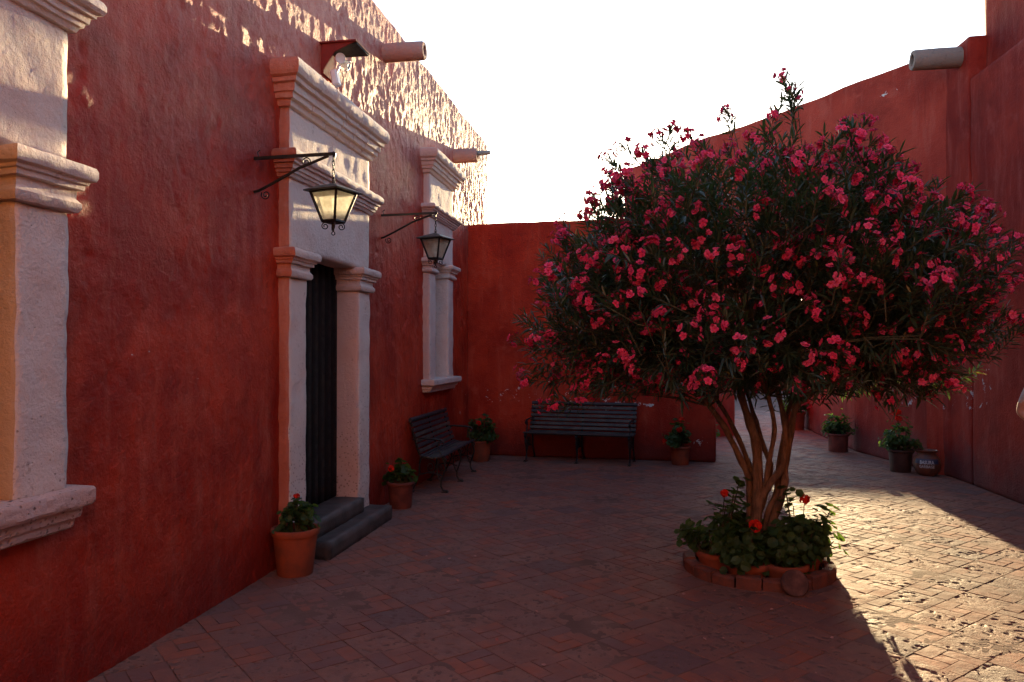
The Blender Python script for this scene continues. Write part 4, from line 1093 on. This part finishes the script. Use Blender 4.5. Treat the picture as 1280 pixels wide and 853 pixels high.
# =================================================================== person at the right wall
def person():
    t = thing('person', 'person in pale shirt and dark trousers walking beside the right-hand wall', 'person', (3.38, 7.05, 0), R(180))
    me = bpy.data.meshes.new('body')
    J = {  # local: facing +y, x to the person's right... (rotated half a turn in the scene)
        'pel': (0, 0, .93, .135), 'wst': (0, .005, 1.08, .125), 'chs': (0, .0, 1.28, .15), 'nck': (0, -.01, 1.44, .06), 'hd0': (0, .015, 1.53, .075), 'hd1': (0, .015, 1.62, .092), 'hd2': (0, .0, 1.68, .07),
        'shl': (-.18, 0, 1.37, .06), 'ell': (-.25, -.08, 1.11, .042), 'wrl': (-.22, .10, .95, .03), 'hal': (-.21, .17, .91, .033),
        'shr': (.18, 0, 1.37, .06), 'elr': (.255, -.07, 1.11, .042), 'wrr': (.16, .11, .99, .03), 'har': (.12, .16, .97, .033),
        'hpl': (-.095, 0, .86, .095), 'knl': (-.10, .10, .48, .065), 'anl': (-.10, -.02, .09, .042), 'tol': (-.11, .13, .035, .04),
        'hpr': (.095, 0, .86, .095), 'knr': (.10, .0, .48, .065), 'anr': (.11, -.22, .12, .042), 'tor': (.12, -.10, .04, .04)}
    E = [('pel', 'wst'), ('wst', 'chs'), ('chs', 'nck'), ('nck', 'hd0'), ('hd0', 'hd1'), ('hd1', 'hd2'), ('chs', 'shl'), ('shl', 'ell'), ('ell', 'wrl'), ('wrl', 'hal'), ('chs', 'shr'), ('shr', 'elr'), ('elr', 'wrr'), ('wrr', 'har'),
         ('pel', 'hpl'), ('hpl', 'knl'), ('knl', 'anl'), ('anl', 'tol'), ('pel', 'hpr'), ('hpr', 'knr'), ('knr', 'anr'), ('anr', 'tor')]
    names = list(J); V = [Vector(J[k][:3]) for k in names]; rad = [J[k][3] for k in names]; edges = [(names.index(a), names.index(b)) for a, b in E]
    for hn, sg in (('hal', -1), ('har', 1)):                 # five fingers each
        h0 = names.index(hn); w0 = names.index('wr' + hn[2]); dvec = (V[h0] - V[w0]).normalized(); sx = Vector((sg, 0, 0)); sz = dvec.cross(sx).normalized()
        for q, (off, ln) in enumerate(((-.028, .065), (-.010, .078), (.010, .072), (.027, .055))):
            a = len(V); V += [V[h0] + dvec * .03 + sz * off, V[h0] + dvec * (.03 + ln * .55) + sz * off - sx * .012, V[h0] + dvec * (.03 + ln * .85) + sz * off - sx * .035]
            rad += [.010, .009, .008]; edges += [(h0, a), (a, a + 1), (a + 1, a + 2)]
        a = len(V); V += [V[w0] + dvec * .03 - sz * .035, V[w0] + dvec * .07 - sz * .05 - sx * .02]; rad += [.011, .009]; edges += [(h0, a), (a, a + 1)]
    me.from_pydata([v[:] for v in V], edges, [])
    o = bpy.data.objects.new('body', me); C.objects.link(o)
    sk = o.modifiers.new('skin', 'SKIN'); sk.use_smooth_shade = True; sub = o.modifiers.new('sub', 'SUBSURF'); sub.levels = sub.render_levels = 2
    for k, v in enumerate(me.skin_vertices[0].data): v.radius = (rad[k], rad[k]); v.use_root = (k == 0)
    bpy.context.view_layer.update()
    dg = bpy.context.evaluated_depsgraph_get(); m2 = bpy.data.meshes.new_from_object(o.evaluated_get(dg)); bpy.data.objects.remove(o)
    m2.materials.clear()
    for m in ('skin', 'shirt', 'trousers', 'shoe'): m2.materials.append(MATS[m])
    for f in m2.polygons:
        c = f.center; ax = abs(c.x)
        if c.z < .10: mi = 3
        elif c.z < .97 and ax < .185 and not (c.y > .06 and c.z > .84): mi = 2
        elif c.z < 1.43 and not (ax > .17 and c.z < 1.2) and c.z > .95 and not (ax > .1 and c.y > .1): mi = 1
        else: mi = 0
        f.material_index = mi; f.use_smooth = True
    b = bpy.data.objects.new('body', m2); C.objects.link(b); b.parent = t
    hr = MB().lathe([(.02, .12), (.06, .112), (.094, .07), (.108, .01), (.106, -.05), (.09, -.09), (.085, -.085), (.1, 0)], 24).build('hair', 'hair', t)
    hr.location = (0, -.022, 1.645); hr.rotation_euler = (R(-18), 0, 0)
    fc = MB()
    fc.tube([(0, .095, 1.60), (0, .122, 1.585), (0, .100, 1.572)], [.008, .014, .008], 8); fc.build('nose', 'skin', t)
    for sx in (-1, 1):
        MB().lathe([(.001, -.012), (.010, -.006), (.012, 0), (.010, .006), (.001, .012)], 12, (0, 0)).build('eye', 'white_plastic', t).location = (sx * .033, .095, 1.615)
        MB().tube([(sx * .092, .0, 1.63), (sx * .104, -.01, 1.615), (sx * .102, -.005, 1.59), (sx * .092, .005, 1.575)], .010, 6).build('ear', 'skin', t)
    MB().tube([(-.025, .098, 1.548), (0, .105, 1.546), (.025, .098, 1.548)], .006, 6).build('mouth', 'dark_terracotta', t)
    return t
person()

# =================================================================== fallen petals and crumbs on the paving
random.seed(5); V, F, T = [], [], []
for k in range(130):
    if k < 90: x, y = random.gauss(.7, 1.3), random.gauss(5.6, 1.2)
    else: x, y = random.uniform(-2.6, 2.6), random.uniform(3.2, 10.5)
    if (Vector((x, y, 0)) - RC).length < RR + .05 or not -2.6 < x < 3.6: continue
    v, f = leaf_disc(Vector((x, y, .009)), (random.gauss(0, .25), random.gauss(0, .25), 1), random.uniform(.006, .014), random.uniform(0, 6), 5); o_ = len(V)
    V += v; F += [tuple(i + o_ for i in g) for g in f]; T += [random.random()] * len(v)
simple('dry_petal', (.42, .24, .20), .8, .2, .4, 3, .001, col2=(.30, .10, .08))
fp = link('fallen_petals', npmesh('fallen_petals', np.array([tuple(v) for v in V]), np.array(F), False, None, T), 'dry_petal', floor)
tag(fp, kind='stuff')
